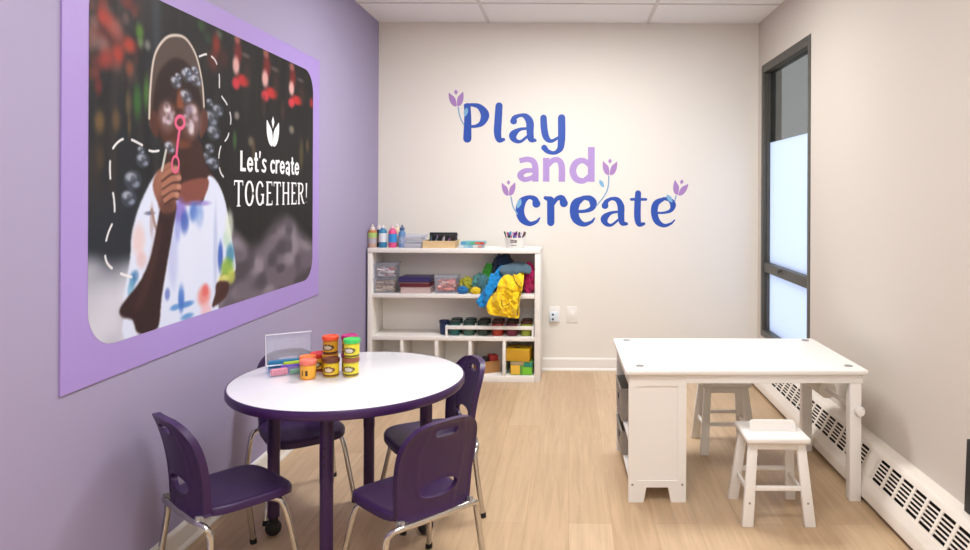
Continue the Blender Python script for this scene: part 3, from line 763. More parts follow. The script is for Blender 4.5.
# ------------------------------------------------------------------ school chairs
SEATZ = .352
def seat_mesh():
    mb = MB(); n = 48; e = 4.2
    def ring(s, zf, extra=0):
        out = []
        for k in range(n):
            t = 2 * PI * k / n; c, sn = math.cos(t), math.sin(t)
            r = 1 / ((abs(c) ** e + abs(sn) ** e) ** (1 / e))
            x, y = c * r * s, sn * r * s
            taper = 1 + .04 * y
            X = x * .168 * taper + (extra * c); Y = y * .172 + extra * sn
            out.append((X, Y, zf(X, Y, s)))
        return out
    def top(X, Y, s):
        z = SEATZ - .012 * (1 - min(1, s) ** 2.5)
        if Y > .10: z -= 1.9 * (Y - .10) ** 2 * 1.2
        if Y < -.11: z += 1.2 * (Y + .11) ** 2
        return z
    rings = [ring(s, top) for s in (.15, .35, .55, .75, .88, .96)]
    rings.append(ring(1.0, lambda X, Y, s: top(X, Y, s) - .004)); rings.append(ring(1.0, lambda X, Y, s: top(X, Y, s) - .012, .004))
    rings.append(ring(1.0, lambda X, Y, s: top(X, Y, s) - .032, .003)); rings.append(ring(.97, lambda X, Y, s: top(X, Y, s) - .032))
    rings += [ring(s, lambda X, Y, q: top(X, Y, q) - .014) for s in (.95, .7, .35, .15)]
    vs = []; fs = []
    vs.append((0, 0, SEATZ - .012))
    for r in rings: vs += r
    vs.append((0, 0, SEATZ - .026))
    for k in range(n):
        fs.append((0, 1 + k, 1 + (k + 1) % n))
        for i in range(len(rings) - 1):
            a = 1 + i * n
            fs.append((a + k, a + n + k, a + n + (k + 1) % n, a + (k + 1) % n))
        a = 1 + (len(rings) - 1) * n
        fs.append((a + k, len(vs) - 1, a + (k + 1) % n))
    mb.add(vs, fs); return mb
BZ0, BZ1 = .322, .665
def back_f():
    pts = [(-.150, BZ0 + .012), (-.138, BZ0), (.138, BZ0), (.150, BZ0 + .012), (.156, .42), (.160, .50), (.158, .56), (.146, .605), (.118, .640), (.075, .660), (0, .666), (-.075, .660), (-.118, .640), (-.146, .605), (-.158, .56), (-.160, .50), (-.156, .42)]
    pts = pts[:1] + [(v.x, v.y) for v in catmull([Vector((a, b, 0)) for a, b in pts[1:]], 4)]
    outer = poly_sdf(pts)
    slot = rbox_sdf(0, .620, .046, .0135, .0135)
    def oval(x, z): k = math.hypot(x / .080, (z - .413) / .031); return (k - 1) * .034
    return outer, slot, oval
OUT, SLOT, OVAL = back_f()
def back_mesh():
    mb = MB()
    f = lambda x, z: max(OUT(x, z), -SLOT(x, z), -OVAL(x, z))
    def pos(x, z, s):
        h = z - BZ0
        y = -.180 - .13 * h - .20 * h * h + 1.1 * x * x + .010 * math.sin(h / .33 * PI) 
        return (x, y + s, z)
    def th(x, z, d):
        do = -OUT(x, z); t = .013
        if do < .018: t += .013 * (1 - do / .018)
        dh = min(SLOT(x, z), OVAL(x, z))
        if dh < .01: t += .006 * (1 - max(dh, 0) / .01)
        ridge = math.exp(-((abs(x) - .075 - .02 * math.sin((z - .4) * 14)) / .008) ** 2)
        return t + .005 * ridge
    return sdf_plate(mb, f, -.17, .17, BZ0 - .005, .675, 44, 46, pos, th)
SEATM, BACKM = seat_mesh(), back_mesh()
def make_chair(label, loc, rz):
    t = thing('school_chair', label, 'chair', loc, rz, 'purple school chairs around the round table')
    SEATM.build('seat', M['purple'], t, angle=60); BACKM.build('backrest', M['purple'], t, angle=60)
    r = .0115
    for s in (-1, 1):
        fl = MB().tube([(s * .10, -.06, .318), (s * .118, .04, .316), (s * .142, .095, .306), (s * .160, .118, .268), (s * .180, .146, .13), (s * .196, .168, .012)], r, 12).build('leg', M['chrome'], t)
        MB().tube([(s * .1955, .1665, .02), (s * .197, .1695, .0)], .014, 12, False).build('foot_glide', M['black'], fl)
        rl = MB().tube([(s * .10, -.188, .312), (s * .142, -.186, .312), (s * .176, -.172, .300), (s * .190, -.160, .262), (s * .204, -.172, .13), (s * .216, -.188, .012)], r, 12).build('leg', M['chrome'], t)
        MB().tube([(s * .2152, -.187, .02), (s * .217, -.189, .0)], .014, 12, False).build('foot_glide', M['black'], rl)
        br = MB(); br.prism([(-.190, .336), (-.160, .330), (-.148, .318), (-.168, .304), (-.194, .308)], s * .136, s * .148, lambda a, b, d: (d, a, b))
        br.cyl(.006, 0, .004, 10, Matrix.Translation((s * .148, -.172, .325)) @ Matrix.Rotation(s * PI / 2, 4, 'Y'))
        br.build('bracket', M['bracket'], t)
    MB().tube([(-.105, -.188, .312), (.105, -.188, .312)], r, 12, False).tube([(-.10, -.06, .318), (-.10, -.188, .312)], r * .9, 10, False).tube([(.10, -.06, .318), (.10, -.188, .312)], r * .9, 10, False).build('frame', M['chrome'], t)
    return t
def face(dx, dy): return math.atan2(-dx, dy)
ch = make_chair('purple school chair by the lilac wall, its open side towards the table, nearest left margin', (-1.185, 2.475, 0), face(.65, .76))
ch.scale = (.94, .94, .94)
copy_thing(ch, 'purple school chair in front of the table, seen from behind, chrome bar under its back', (-.556, 2.445, 0), face(-.70, .71))
copy_thing(ch, 'purple school chair on the right of the round table, nearest the white bookshelf', (-.615, 3.03, 0), face(-.86, -.5))
copy_thing(ch, 'purple school chair behind the round table, between the table and lilac wall', (-1.185, 3.10, 0), face(.6, -.8))

# ------------------------------------------------------------------ things on the round table
TZ = TH + .0002
def dcan(label, x, y, z, lid, body, style=0, base=None):
    t = thing('dough_can', label, 'can', (x, y, z), 0, 'modelling dough cans on the round table')
    R = .0295
    tub = MB().lathe([(0, 0), (R - .004, 0), (R - .002, .002), (R - .0005, .05), (R - .0015, .062), (0, .062)], 28).build('tub', plastic(*body), t)
    n = 40; mb = MB(); rows = 14
    vs = []; fs = []
    for j in range(rows + 1):
        for k in range(n): an = 2 * PI * k / n - PI / 2; vs.append(((R + .0004) * math.cos(an), (R + .0004) * math.sin(an), .006 + .048 * j / rows))
    ms = []
    for j in range(rows):
        for k in range(n):
            fs.append((j * n + k, j * n + (k + 1) % n, (j + 1) * n + (k + 1) % n, (j + 1) * n + k))
            a = (k + .5) / n * 360; a = a - 360 if a > 180 else a; a -= math.degrees(math.atan2(-x, y)) * 0 
            hz = (j + .5) / rows
            m = 0
            if style == 1:
                if (abs(a + 22) < 8 or abs(a - 12) < 8) and .2 < hz < .62: m = 1
            else:
                e = math.hypot((a + 5) / 52, (hz - .52) / .26)
                if e < 1: m = 1
                if e < .62: m = 2
                if hz < .14: m = 1
            ms.append(m)
    mb.add(vs, fs); mb.m = ms
    lab = {0: [plastic(228, 196, 40), plastic(120, 66, 30), plastic(214, 200, 170)], 1: [plastic(240, 176, 60), plastic(60, 40, 20)], 2: [plastic(226, 214, 60), plastic(110, 90, 40), plastic(210, 205, 190)], 3: [plastic(206, 150, 34), plastic(70, 50, 34), plastic(196, 180, 150)]}[style]
    mb.build('label_wrap', lab, t)
    MB().lathe([(0, .058), (R + .002, .058), (R + .0035, .060), (R + .0035, .072), (R + .0015, .0745), (R - .004, .0745), (R - .006, .072), (0, .072)], 28).build('lid', plastic(*lid), t)
    return t
CZ = .0747
dcan('orange can with pink-orange lid, standing alone at the front of the dough cans', -1.030, 2.76, TZ, (240, 124, 104), (238, 150, 50), 1)
dcan('brown lidded yellow can, bottom middle of the dough can stack', -.950, 2.795, TZ, (104, 52, 34), (216, 190, 50), 0)
dcan('can with brown-red lid, bottom right of the dough can stack', -.874, 2.805, TZ, (150, 84, 56), (222, 206, 60), 2)
dcan('yellow can under the orange lidded can, bottom left of the stack', -.978, 2.862, TZ, (206, 150, 40), (226, 186, 40), 0)
dcan('can with orange lid, top left of the dough can stack', -.976, 2.860, TZ + CZ, (240, 84, 40), (196, 110, 46), 3)
dcan('can with bright green lid, top right of the dough can stack', -.872, 2.806, TZ + CZ, (66, 206, 96), (222, 216, 50), 2)
dcan('can standing behind under the magenta lidded can', -.905, 2.880, TZ, (150, 60, 120), (190, 130, 50), 3)
dcan('can with magenta lid, top rear of the dough can stack', -.905, 2.881, TZ + CZ, (184, 36, 120), (176, 112, 44), 3)
dcan('red lidded can half hidden behind the front orange can', -1.034, 2.884, TZ, (206, 44, 50), (216, 90, 60), 3)
dcan('can with orange lid behind the pink-orange lidded can', -1.056, 2.826, TZ, (240, 130, 60), (236, 150, 60), 1)

def open_box(mb, w, d, h, t=.002, flare=.0):
    def shell(z0, z1, w0, d0, w1, d1): return [(-w0, -d0, z0), (w0, -d0, z0), (w0, d0, z0), (-w0, d0, z0), (-w1, -d1, z1), (w1, -d1, z1), (w1, d1, z1), (-w1, d1, z1)]
    o = shell(0, h, w - flare, d - flare, w, d); i = shell(t, h, w - flare - t, d - flare - t, w - t, d - t)
    f = [(3, 2, 1, 0)] + [(k, (k + 1) % 4, 4 + (k + 1) % 4, 4 + k) for k in range(4)]
    g = [(8, 9, 10, 11)] + [(8 + (k + 1) % 4, 8 + k, 12 + k, 12 + (k + 1) % 4) for k in range(4)]
    r = [(4 + k, 4 + (k + 1) % 4, 12 + (k + 1) % 4, 12 + k) for k in range(4)]
    mb.add(o + i, f + g + r); return mb
lb = thing('plastic_case', 'open clear plastic case with raised lid beside the dough cans', 'box', (-1.148, 2.845, TZ), math.radians(30))
open_box(MB(), .074, .052, .036).build('tray', M['clear'], lb)
ld = MB(); open_box(ld, .088, .062, .018, .002)
lo_ = ld.build('lid', M['lidclear'], lb, (.012, .044, .090), (math.radians(-278), 0, 0))
rm = MB(); rm.tube([(-.088, -.062, .018), (.088, -.062, .018), (.088, .062, .018), (-.088, .062, .018), (-.088, -.062, .018)], .003, 8, False)
rm.build('lid_rim', clear_plastic('milky_rim', (.93, .94, .97), .6), lo_)
rr = MB(); rr.tube([(-.05, -.035, -.001), (.05, -.035, -.001), (.05, .035, -.001), (-.05, .035, -.001), (-.05, -.035, -.001)], .0018, 6, False); rr.build('raised_rim', M['lidclear'], lo_)
def on_case(lx, ly, z):
    a = lb.rotation_euler.z; return (lb.location.x + lx * math.cos(a) - ly * math.sin(a), lb.location.y + lx * math.sin(a) + ly * math.cos(a), TZ + z)
for (lab, lx, ly, z, sx, sy, sz, c, rz) in [('teal blue dough tool bar standing at the back of the open case', -.006, .036, .0025, .118, .018, .046, (26, 120, 170), 0),
                                          ('lime green dough roller lying in the open case', .026, .012, .0025, .076, .018, .040, (180, 206, 30), .05),
                                          ('purple dough tool lying in the front of the open case', .018, -.010, .0025, .086, .018, .032, (92, 40, 176), -.03),
                                          ('green dough stamp lying at the right of the open case', .036, -.036, .0025, .060, .018, .018, (60, 160, 110), 0),
                                          ('pink dough tool lying at the left of the open case', -.034, -.034, .0025, .064, .022, .026, (236, 120, 142), .1)]:
    o = thing('dough_tool', lab, 'toy', on_case(lx, ly, z), lb.rotation_euler.z + rz, 'dough tools in the open case')
    b = MB().box(-sx / 2, sx / 2, -sy / 2, sy / 2, 0, sz, .005, seg=3); b.build('handle', plastic(*c), o)
    g = MB()
    for k in range(3): g.tube([(-sx * .3 + k * sx * .3, -sy / 2 - .0002, sz * .25), (-sx * .3 + k * sx * .3, -sy / 2 - .0002, sz * .8)], .0022, 6, False)
    g.build('ridge', plastic(*[int(v * .9) for v in c]), o)

# ------------------------------------------------------------------ craft table with storage end
ct = thing('craft_table', 'white wooden craft table with storage cabinet end under the window', 'table', (.783, 3.42, 0), math.radians(1.0))
# local frame: x -.53 .. .53, y -.34 .. .34
CH = .588
def W(mb, name, par=ct, m=None, angle=38): return mb.build(name, m or M['white'], par, angle=angle)
W(MB().box(-.543, .533, -.345, .345, CH - .022, CH, .007, seg=3), 'tabletop')
for x, y in ((-.47, -.262), (-.475, .29), (.475, -.262), (.475, .29)):
    MB().lathe([(0, 0), (.019, 0), (.019, .0022), (.013, .003), (.011, .0012), (0, .0012)], 24, Matrix.Translation((x, y, CH))).build('corner_cap', M['grayspot'], ct)
dd = MB()
for q in range(7):
    rr_ = random.Random(q); x = -.16 + q * .032; y = rr_.uniform(-.02, .10)
    stroke(dd, [(x, y, .006), (x + .018, y + rr_.uniform(-.05, .05), .008), (x + .03, y + rr_.uniform(-.05, .05), .007), (x + .045, y + rr_.uniform(-.04, .04), .005)], lambda a, b, d: (a, b, CH + d), thick=.0004)
dd.build('marker_scribble', mat('pale_pink_marker', (240, 222, 214), .4), ct, smooth=False)
W(MB().box(-.27, .515, -.325, -.303, CH - .062, CH - .021, .002).box(-.27, .515, .303, .325, CH - .062, CH - .021, .002).box(.493, .515, -.303, .303, CH - .062, CH - .021, .002), 'apron')
for y in (-.315, .285):
    W(MB().box(.458, .510, y - .008, y + .040, 0, CH - .021, .004), 'leg')
# cabinet at the left end
def end_panel(y):
    mb = MB()
    poly = [(-.525, 0), (-.462, 0), (-.448, .062), (-.333, .062), (-.319, 0), (-.270, 0), (-.270, CH - .021), (-.525, CH - .021)]
    mb.prism([(-.520, .085), (-.275, .085), (-.275, CH - .03), (-.520, CH - .03)], y - .006, y + .006, lambda a, b, d: (a, d, b))
    # feet rail, stiles and top rail proud of the panel
    mb.prism([(-.525, 0), (-.458, 0), (-.446, .066), (-.349, .066), (-.337, 0), (-.270, 0), (-.270, .095), (-.525, .095)], y - .012, y + .012, lambda a, b, d: (a, d, b))
    mb.box(-.525, -.486, y - .0118, y + .0118, .095, CH - .021); mb.box(-.309, -.270, y - .0118, y + .0118, .095, CH - .021)
    mb.box(-.486, -.309, y - .0116, y + .0116, CH - .075, CH - .021)
    return mb
for y in (-.310, .310): W(end_panel(y), 'end_panel', angle=20)
W(MB().box(-.290, -.272, -.298, .298, .07, CH - .021), 'divider_panel')
for z in (.07, .235): W(MB().box(-.517, -.290, -.298, .298, z, z + .016, .002), 'shelf')
W(MB().box(-.520, -.500, -.298, .298, CH - .09, CH - .021, .002), 'top_rail')
sc = MB()
for x in (-.508, -.287): sc.cyl(.005, 0, .0015, 12, Matrix.Translation((x, -.322, .078)) @ Matrix.Rotation(PI / 2, 4, 'X'))
sc.build('screw_cap', M['grayspot'], ct)
# paper roll holder on the right end
W(MB().tube([(.484, -.335, .405), (.484, .30, .405)], .010, 12, False).lathe([(0, -.01), (.012, -.01), (.022, 0), (.024, .010), (.018, .022), (0, .026)], 18, Matrix.Translation((.494, -.330, .405)) @ Matrix.Rotation(PI / 2, 4, 'X')), 'roll_rod')
ctl = ct.matrix_basis
def on_ct(x, y, z): return tuple(ct.matrix_basis @ Vector((x, y, z)))
pr = thing('paper_roll', 'white paper roll on the rod between the craft table right legs', 'paper', on_ct(.484, .135, .405), ct.rotation_euler.z)
MB().lathe([(.0112, -.13), (.042, -.13), (.042, .13), (.0112, .13), (.0112, -.13)], 32, Matrix.Rotation(PI / 2, 4, 'X')).build('roll', M['paper'], pr)
def bin_(label, x, y, z, h, wx=.20, wy=.27):
    t = thing('felt_bin', label, 'bin', on_ct(x, y, z), ct.rotation_euler.z, 'grey felt bins in the craft table')
    hx, hy = wx / 2, wy / 2
    b = MB(); open_box(b, hx, hy, h, .005, .004)
    body = b.build('body', M['felt'], t, angle=30)
    r = MB(); r.tube([(-hx, -hy, h), (hx, -hy, h), (hx, hy, h), (-hx, hy, h), (-hx, -hy, h)], .0035, 8, False); r.build('rim', M['felt'], t)
    g = MB(); g.lathe([(.011, -.001), (.016, -.001), (.016, .003), (.011, .003), (.011, -.001)], 20, Matrix.Translation((-hx + .001, -.02, h * .62)) @ Matrix.Rotation(-PI / 2, 4, 'Y')); g.cyl(.0115, 0, .0018, 18, Matrix.Translation((-hx + .001, -.02, h * .62)) @ Matrix.Rotation(-PI / 2, 4, 'Y'))
    g.build('grip_hole', M['black'], t)
bin_('grey felt bin on the upper shelf of the craft table cabinet', -.432, .14, .2515, .155)
bin_('grey felt bin on the bottom shelf of the craft table cabinet', -.428, .14, .0865, .115)

# ------------------------------------------------------------------ stools
def make_stool(label, loc, rz):
    t = thing('stool', label, 'stool', loc, rz, 'white stools at the craft table')
    sm = MB(); SH = .362
    nx = 24
    def topz(x, y): return SH - .008 * math.cos(x / .135 * PI / 2) ** 1
    vs = []; fs = []
    bm = MB().box(-.131, .131, -.140, .092, SH - .024, SH, .009, seg=3)
    bm.build('seat', M['white'], t)
    lip = MB()
    sdf_plate(lip, lambda x, z: rbox_sdf(0, SH + .014, .097, .028, .014)(x, z), -.1, .1, SH - .002, SH + .046, 40, 12,
              lambda x, z, s: (x, -.040 + s + .25 * (z - SH) - .4 * x * x, max(z, SH - .001)), lambda x, z, d: .013)
    lip.build('handle_lip', M['white'], t)
    for sx in (-1, 1):
        for sy in (-1, 1):
            l = MB(); a = Vector((sx * .098, -.100 if sy < 0 else .062)); b = Vector((sx * .128, sy * .130))
            hw, hd = .0215, .013
            v = []
            for (c, z, k) in ((b, 0, 1.06), (a, SH - .024, .86)):
                for (ux, uy) in ((-1, -1), (1, -1), (1, 1), (-1, 1)): v.append((c.x + ux * hw * k, c.y + uy * hd * k, z))
            bm2 = bmesh.new(); vv = [bm2.verts.new(p) for p in v]
            for f in ((3, 2, 1, 0), (4, 5, 6, 7), (0, 1, 5, 4), (1, 2, 6, 5), (2, 3, 7, 6), (3, 0, 4, 7)): bm2.faces.new([vv[i] for i in f])
            bmesh.ops.bevel(bm2, geom=bm2.edges[:], offset=.003, segments=2, affect='EDGES', profile=.5)
            l.bm(bm2); lo2 = l.build('leg', M['white'], t)
            k = .135 / (SH - .024)
            if sy < 0: MB().cyl(.0045, 0, .0015, 10, Matrix.Translation((b.x + (a.x - b.x) * k * .7, b.y + (a.y - b.y) * k * .7 - hd - .0005, .095)) @ Matrix.Rotation(PI / 2, 4, 'X')).build('screw_cap', M['grayspot'], lo2)
    ap = MB()
    for yy in (-.101, .064): ap.box(-.09, .09, yy - .008, yy + .008, SH - .056, SH - .022, .002)
    for sx in (-1, 1): ap.box(sx * .099 - .008, sx * .099 + .008, -.10, .062, SH - .056, SH - .022, .002)
    ap.build('apron', M['white'], t)
    for yy in (-.117, .100): MB().box(-.11, .11, yy - .006, yy + .006, .140, .160, .003).build('stretcher', M['white'], t)
    for sx in (-1, 1): MB().box(sx * .113 - .006, sx * .113 + .006, -.113, .100, .115, .135, .003).build('stretcher', M['white'], t)
    return t
st = make_stool('white wooden stool in front of the craft table, nearest the viewer', (.862, 3.005, 0), 0)
copy_thing(st, 'white wooden stool on the far side under the craft table', (.835, 3.79, 0), math.radians(180))

# ------------------------------------------------------------------ bookshelf
SHX, SHY, SR = -1.463, 5.068, math.radians(-1.4)
bs = thing('bookshelf', 'low white bookshelf with two wide shelves and five cubbies at back wall', 'bookshelf', (SHX, SHY, 0), SR)
BW_, BD = 1.252, .285
S1, S2, S3 = .632, .325, .045    # top faces of the boards
def Sb(mb, name): return mb.build(name, M['shelfw'], bs)
Sb(MB().box(0, BW_, -.004, BD, .930, .963, .002), 'top_board')
for x0, x1 in ((0, .032), (BW_ - .040, BW_)): Sb(MB().box(x0, x1, 0, BD, 0, .930, .002), 'side_panel')
Sb(MB().box(.032, BW_ - .040, BD - .008, BD, .03, .930), 'back_panel')
for z in (S1, S2): Sb(MB().box(.032, BW_ - .040, .002, BD - .008, z - .028, z, .002), 'shelf_board')
Sb(MB().box(.032, BW_ - .040, .002, BD - .008, 0, S3, .002), 'bottom_board')
for px in (401.5, 436.3, 470.3, 504.5):
    x = (px - 367) / 138.6; Sb(MB().box(x - .011, x + .011, .004, BD - .008, S3, S2 - .028, .001), 'divider')
SM = Matrix.Translation((SHX, SHY, 0)) @ Matrix.Rotation(SR, 4, 'Z')
def sh(px, ly, z):       # px measured along the shelf front
    d = (SHY + ly) / 5.05
    return tuple(SM @ Vector(((px - 570) * (SHY + ly) / 700 - SHX, ly, z)))
TOPZ = .9632
def bottle(label, px, ly, prof, parts, cat='bottle', group='paint bottles on the bookshelf'):
    t = thing('paint_bottle', label, cat, sh(px, ly, TOPZ), SR, group)
    for n, pr, c in parts: MB().lathe(pr, 24).build(n, plastic(*c), t)
    return t
def btl(r, h, s): return [(0, 0), (r - .003, 0), (r, .004), (r, h * .80), (r * .8, h * .90), (r * .42, h * .96), (r * .42, h), (0, h)]
def wrap(r, z0, z1): return [(r - .001, z0), (r + .0006, z0), (r + .0006, z1), (r - .001, z1)]
def capp(r, z0, z1): return [(0, z0), (r, z0), (r, z0 + (z1 - z0) * .5), (r * .45, z0 + (z1 - z0) * .6), (r * .3, z1), (0, z1)]
bottle('glue bottle with orange top and green label, leftmost on the bookshelf top', 372.5, .07, None, [('body', btl(.034, .132, 1), (206, 168, 150)), ('label_wrap', wrap(.034, .072, .108), (176, 206, 120)), ('lower_wrap', wrap(.034, .032, .066), (176, 172, 182)), ('shoulder', [(.0343, .108), (.0345, .112), (.026, .124), (0, .126)], (190, 120, 60)), ('cap', capp(.017, .120, .168), (236, 222, 214))])
bottle('blue paint bottle with white label on the bookshelf top', 383.0, .06, None, [('body', btl(.029, .145, 1), (50, 130, 172)), ('label_wrap', wrap(.029, .040, .105), (222, 226, 232)), ('cap', capp(.016, .142, .165), (226, 222, 226))])
bottle('pink paint bottle with blue label on the bookshelf top', 392.7, .06, None, [('body', btl(.030, .142, 1), (224, 84, 140)), ('label_wrap', wrap(.030, .038, .100), (54, 140, 210)), ('cap', capp(.016, .140, .164), (230, 196, 206))])
bottle('cream paint bottle behind the pink paint bottle', 397.0, .16, None, [('body', btl(.028, .150, 1), (224, 208, 176)), ('label_wrap', wrap(.028, .03, .09), (236, 230, 222)), ('cap', capp(.014, .148, .17), (240, 236, 232))])
bottle('slate blue paint bottle, rightmost of the bottle group on the bookshelf', 402.2, .075, None, [('body', btl(.025, .130, 1), (92, 138, 184)), ('label_wrap', wrap(.025, .03, .08), (150, 170, 196)), ('cap', capp(.018, .125, .165), (80, 104, 140))])
bottle('dark navy paint bottle behind the blue paint bottle', 378.8, .13, None, [('body', btl(.028, .13, 1), (40, 42, 84)), ('label_wrap', wrap(.028, .03, .08), (190, 110, 90)), ('cap', capp(.015, .128, .17), (236, 230, 226))])

def lidded_box(name, label, px, ly, z, w, d, h, lidm, bodym, group, cat='box', rz=0):
    t = thing(name, label, cat, sh(px, ly, z), SR + rz, group)
    open_box(MB(), w / 2, d / 2, h - .008, .0025, .006).build('body', bodym, t)
    MB().box(-w / 2 - .006, w / 2 + .006, -d / 2 - .006, d / 2 + .006, h - .008, h, .003).build('lid', lidm, t)
    return t
lidded_box('flat_tray', 'clear flat paper tray, lower of two left of the wooden crate', 414.5, .12, TOPZ, .165, .16, .052, M['lidclear'], M['clear'], 'clear trays on the bookshelf top')
lidded_box('flat_tray', 'clear flat paper tray, upper of two left of the wooden crate', 415, .12, TOPZ + .0524, .158, .15, .042, M['lidclear'], M['clear'], 'clear trays on the bookshelf top')
for k, (z, c) in enumerate(((.004, (196, 190, 190)), (.0565, (206, 196, 190)))):
    o = MB().box(-.064, .064, -.060, .060, 0, .016 + .01 * (k == 0), .001).build('paper_pad', plastic(*c), None, sh(414.7, .12, TOPZ + z), (0, 0, SR))
    tag(o, ['grey paper pad lying in the lower clear tray', 'pale paper pad lying in the upper clear tray'][k], 'paper', 'paper pads in the trays')
# wooden crate with art supplies
cr_ = thing('wooden_crate', 'small pale wooden crate of black and grey supplies on bookshelf top', 'crate', sh(441.5, .11, TOPZ), SR)
b = MB(); open_box(b, .119, .085, .052, .006); b.build('body', M['wood'], cr_)
def rod(name, label, cat, loc, a, b, r, m, group, tip=None):
    t = thing(name, label, cat, loc, SR, group)
    MB().tube([a, b], r, 10, False).build('barrel', m, t)
    if tip:
        A_, B_ = Vector(a), Vector(b); d = (B_ - A_).normalized()
        MB().tube([B_ - d * .004, B_ + d * .022], r * 1.12, 10, False).build('cap', tip, t)
    return t
base = sh(441.5, .11, TOPZ + .006)
nm = ['black', 'blue', 'slate', 'green', 'grey', 'silver', 'purple', 'dark brown', 'black']
cl = [(24, 24, 26), (70, 84, 120), (96, 104, 128), (40, 70, 56), (120, 110, 120), (176, 172, 170), (110, 80, 110), (76, 42, 48), (30, 28, 30)]
for i in range(9):
    x = -.095 + i * .0235
    rod('marker', '%s marker standing slanted in the wooden crate, %s' % (nm[i], ['at its left end', 'second from its left', 'third from its left', 'left of its centre', 'at its centre', 'right of its centre', 'third from its right', 'second from its right', 'at its right end'][i]), 'marker', base, (x, -.03, .007), (x + (-.012 if i % 2 else .010), .03 + .01 * (i % 3), .060 + .006 * (i % 3)), .0062, plastic(*cl[i]), 'markers in the wooden crate', plastic(*cl[(i + 3) % 9]))
ti = thing('black_case', 'flat black case standing upright at the rear of the wooden crate', 'case', sh(443.5, .165, TOPZ + .0065), SR)
MB().box(-.103, .103, -.009, .009, 0, .100, .004).build('shell', M['black'], ti)
MB().box(-.07, .07, -.0102, -.0086, .078, .086, .0005).build('clasp', plastic(60, 60, 62), ti)
# pencil sets
for k, (z, px, wd, c) in enumerate(((0, 472, .175, [(200, 206, 210), (150, 190, 206), (120, 170, 190), (206, 200, 196), (190, 140, 130)]), (.0245, 474, .172, [(90, 150, 190), (100, 180, 190), (90, 170, 120), (206, 110, 80), (190, 70, 60)]))):
    t = thing('pencil_box', ['pale flat pencil box under the coloured one on bookshelf top', 'multicoloured flat pencil box topmost right of the wooden crate'][k], 'box', sh(px, .09, TOPZ + z), SR, 'flat pencil boxes')
    MB().box(-wd / 2, wd / 2, -.05, .05, 0, .024, .002).build('box', plastic(*c[1]), t)
    for q in range(5): MB().box(-wd / 2 + wd * q / 5, -wd / 2 + wd * (q + 1) / 5, -.0512, -.0496, .003, .021).build('colour_band', plastic(*c[q]), t)
# white pot with markers
pt = thing('marker_pot', 'white pot full of coloured markers on the right of bookshelf top', 'pot', sh(515.2, .09, TOPZ), SR)
MB().lathe([(0, 0), (.062, 0), (.066, .004), (.074, .070), (.077, .072), (.077, .078), (.071, .078), (.063, .008), (0, .008)], 32).build('pot', M['white'], pt)
mk = MB()
def potfn(a, b, d):
    an = a / .07 - PI / 2; r = .070 + d + (b - .036) * .12; return (r * math.cos(an), r * math.sin(an), b)
for k, s in enumerate([[(-.026, .060, .004), (-.014, .060, .004), (-.026, .044, .004), (-.014, .044, .004)], [(-.008, .060, .005), (-.008, .044, .005)], [(-.004, .058, .004), (.004, .058, .004), (.004, .046, .004), (-.004, .046, .004)], [(.010, .058, .005), (.018, .058, .005), (.010, .046, .005), (.018, .046, .005)], [(-.022, .022, .003), (.018, .022, .003)]]):
    stroke(mk, s, potfn, thick=.0008, steps=4)
mk.build('printed_mark', plastic(40, 36, 48), pt, smooth=False)
pc = [(120, 60, 70), (30, 84, 66), (26, 70, 60), (190, 60, 110), (60, 100, 170), (40, 150, 200), (196, 130, 190), (110, 40, 140), (90, 30, 110), (40, 20, 30), (200, 190, 210)]
pn = ['maroon', 'green', 'dark green', 'pink', 'blue', 'sky blue', 'pale mauve', 'violet', 'deep purple', 'black', 'pale grey']
pbse = sh(515.2, .09, TOPZ + .0085)
for i in range(11):
    x = -.044 + i * .0088; y = [-.02, .012, -.006][i % 3]
    lean = (x * .55 + (.012 if i == 9 else 0))
    rod('marker', '%s marker leaning in the white pot on the bookshelf' % pn[i], 'marker', pbse, (x, y, .006), (x + lean, y * 1.4, .084 + .008 * (i % 3 == 0)), .0055, plastic(*pc[i]), 'markers in the white pot', plastic(*pc[(i + 2) % 11]))

# shelf one
Z1 = S1 + .0003
G = 'clear boxes on the upper shelf'
lidded_box('clear_box', 'clear lidded box of wooden craft sticks, lower of the stacked pair', 386.5, .10, Z1, .165, .15, .108, M['lidclear'], M['clear'], G)
lidded_box('clear_box', 'clear lidded box of white scraps, upper of the stacked pair', 387, .10, Z1 + .1084, .16, .15, .108, M['lidclear'], M['clear'], G)
lidded_box('clear_box', 'clear lidded box of orange and red pieces beside the dark books', 447.5, .10, Z1, .160, .15, .125, M['lidclear'], M['clear'], G)
def sticks(label, cat, px, ly, z, w, d, h, n, cols, seed, r=.004, L=.07):
    R = random.Random(seed); mb = MB(); mats = [plastic(*c) for c in cols]
    for i in range(n):
        mb.mi = i % len(cols); an = R.uniform(-.5, .5); x, y, zz = R.uniform(-w, w), R.uniform(-d, d), R.uniform(r, h)
        dx, dy = L * .5 * math.cos(an), L * .5 * math.sin(an); dz = R.uniform(-.3, .3) * L * .5
        c = lambda v, m: max(-m, min(m, v))
        mb.tube([(c(x - dx, w), c(y - dy, d), max(r, min(h, zz - dz))), (c(x + dx, w) + .002, c(y + dy, d) + .001, max(r, min(h, zz + dz)) + .001)], r, 6, False)
    o = mb.build('craft_sticks' if cat == 'sticks' else 'craft_scraps', mats, None, sh(px, ly, z), (0, 0, SR)); tag(o, label, cat, None, 'stuff')
sticks('heap of wooden craft sticks inside the lower clear box', 'sticks', 386.5, .10, Z1 + .004, .065, .055, .080, 150, [(206, 178, 140), (176, 140, 104), (226, 204, 170), (130, 96, 70)], 3)
sticks('heap of white and red paper scraps inside the upper clear box', 'scraps', 387, .10, Z1 + .1128, .062, .055, .062, 60, [(232, 222, 212), (222, 206, 196), (240, 232, 224), (196, 70, 60), (120, 104, 100)], 4, .007, .05)
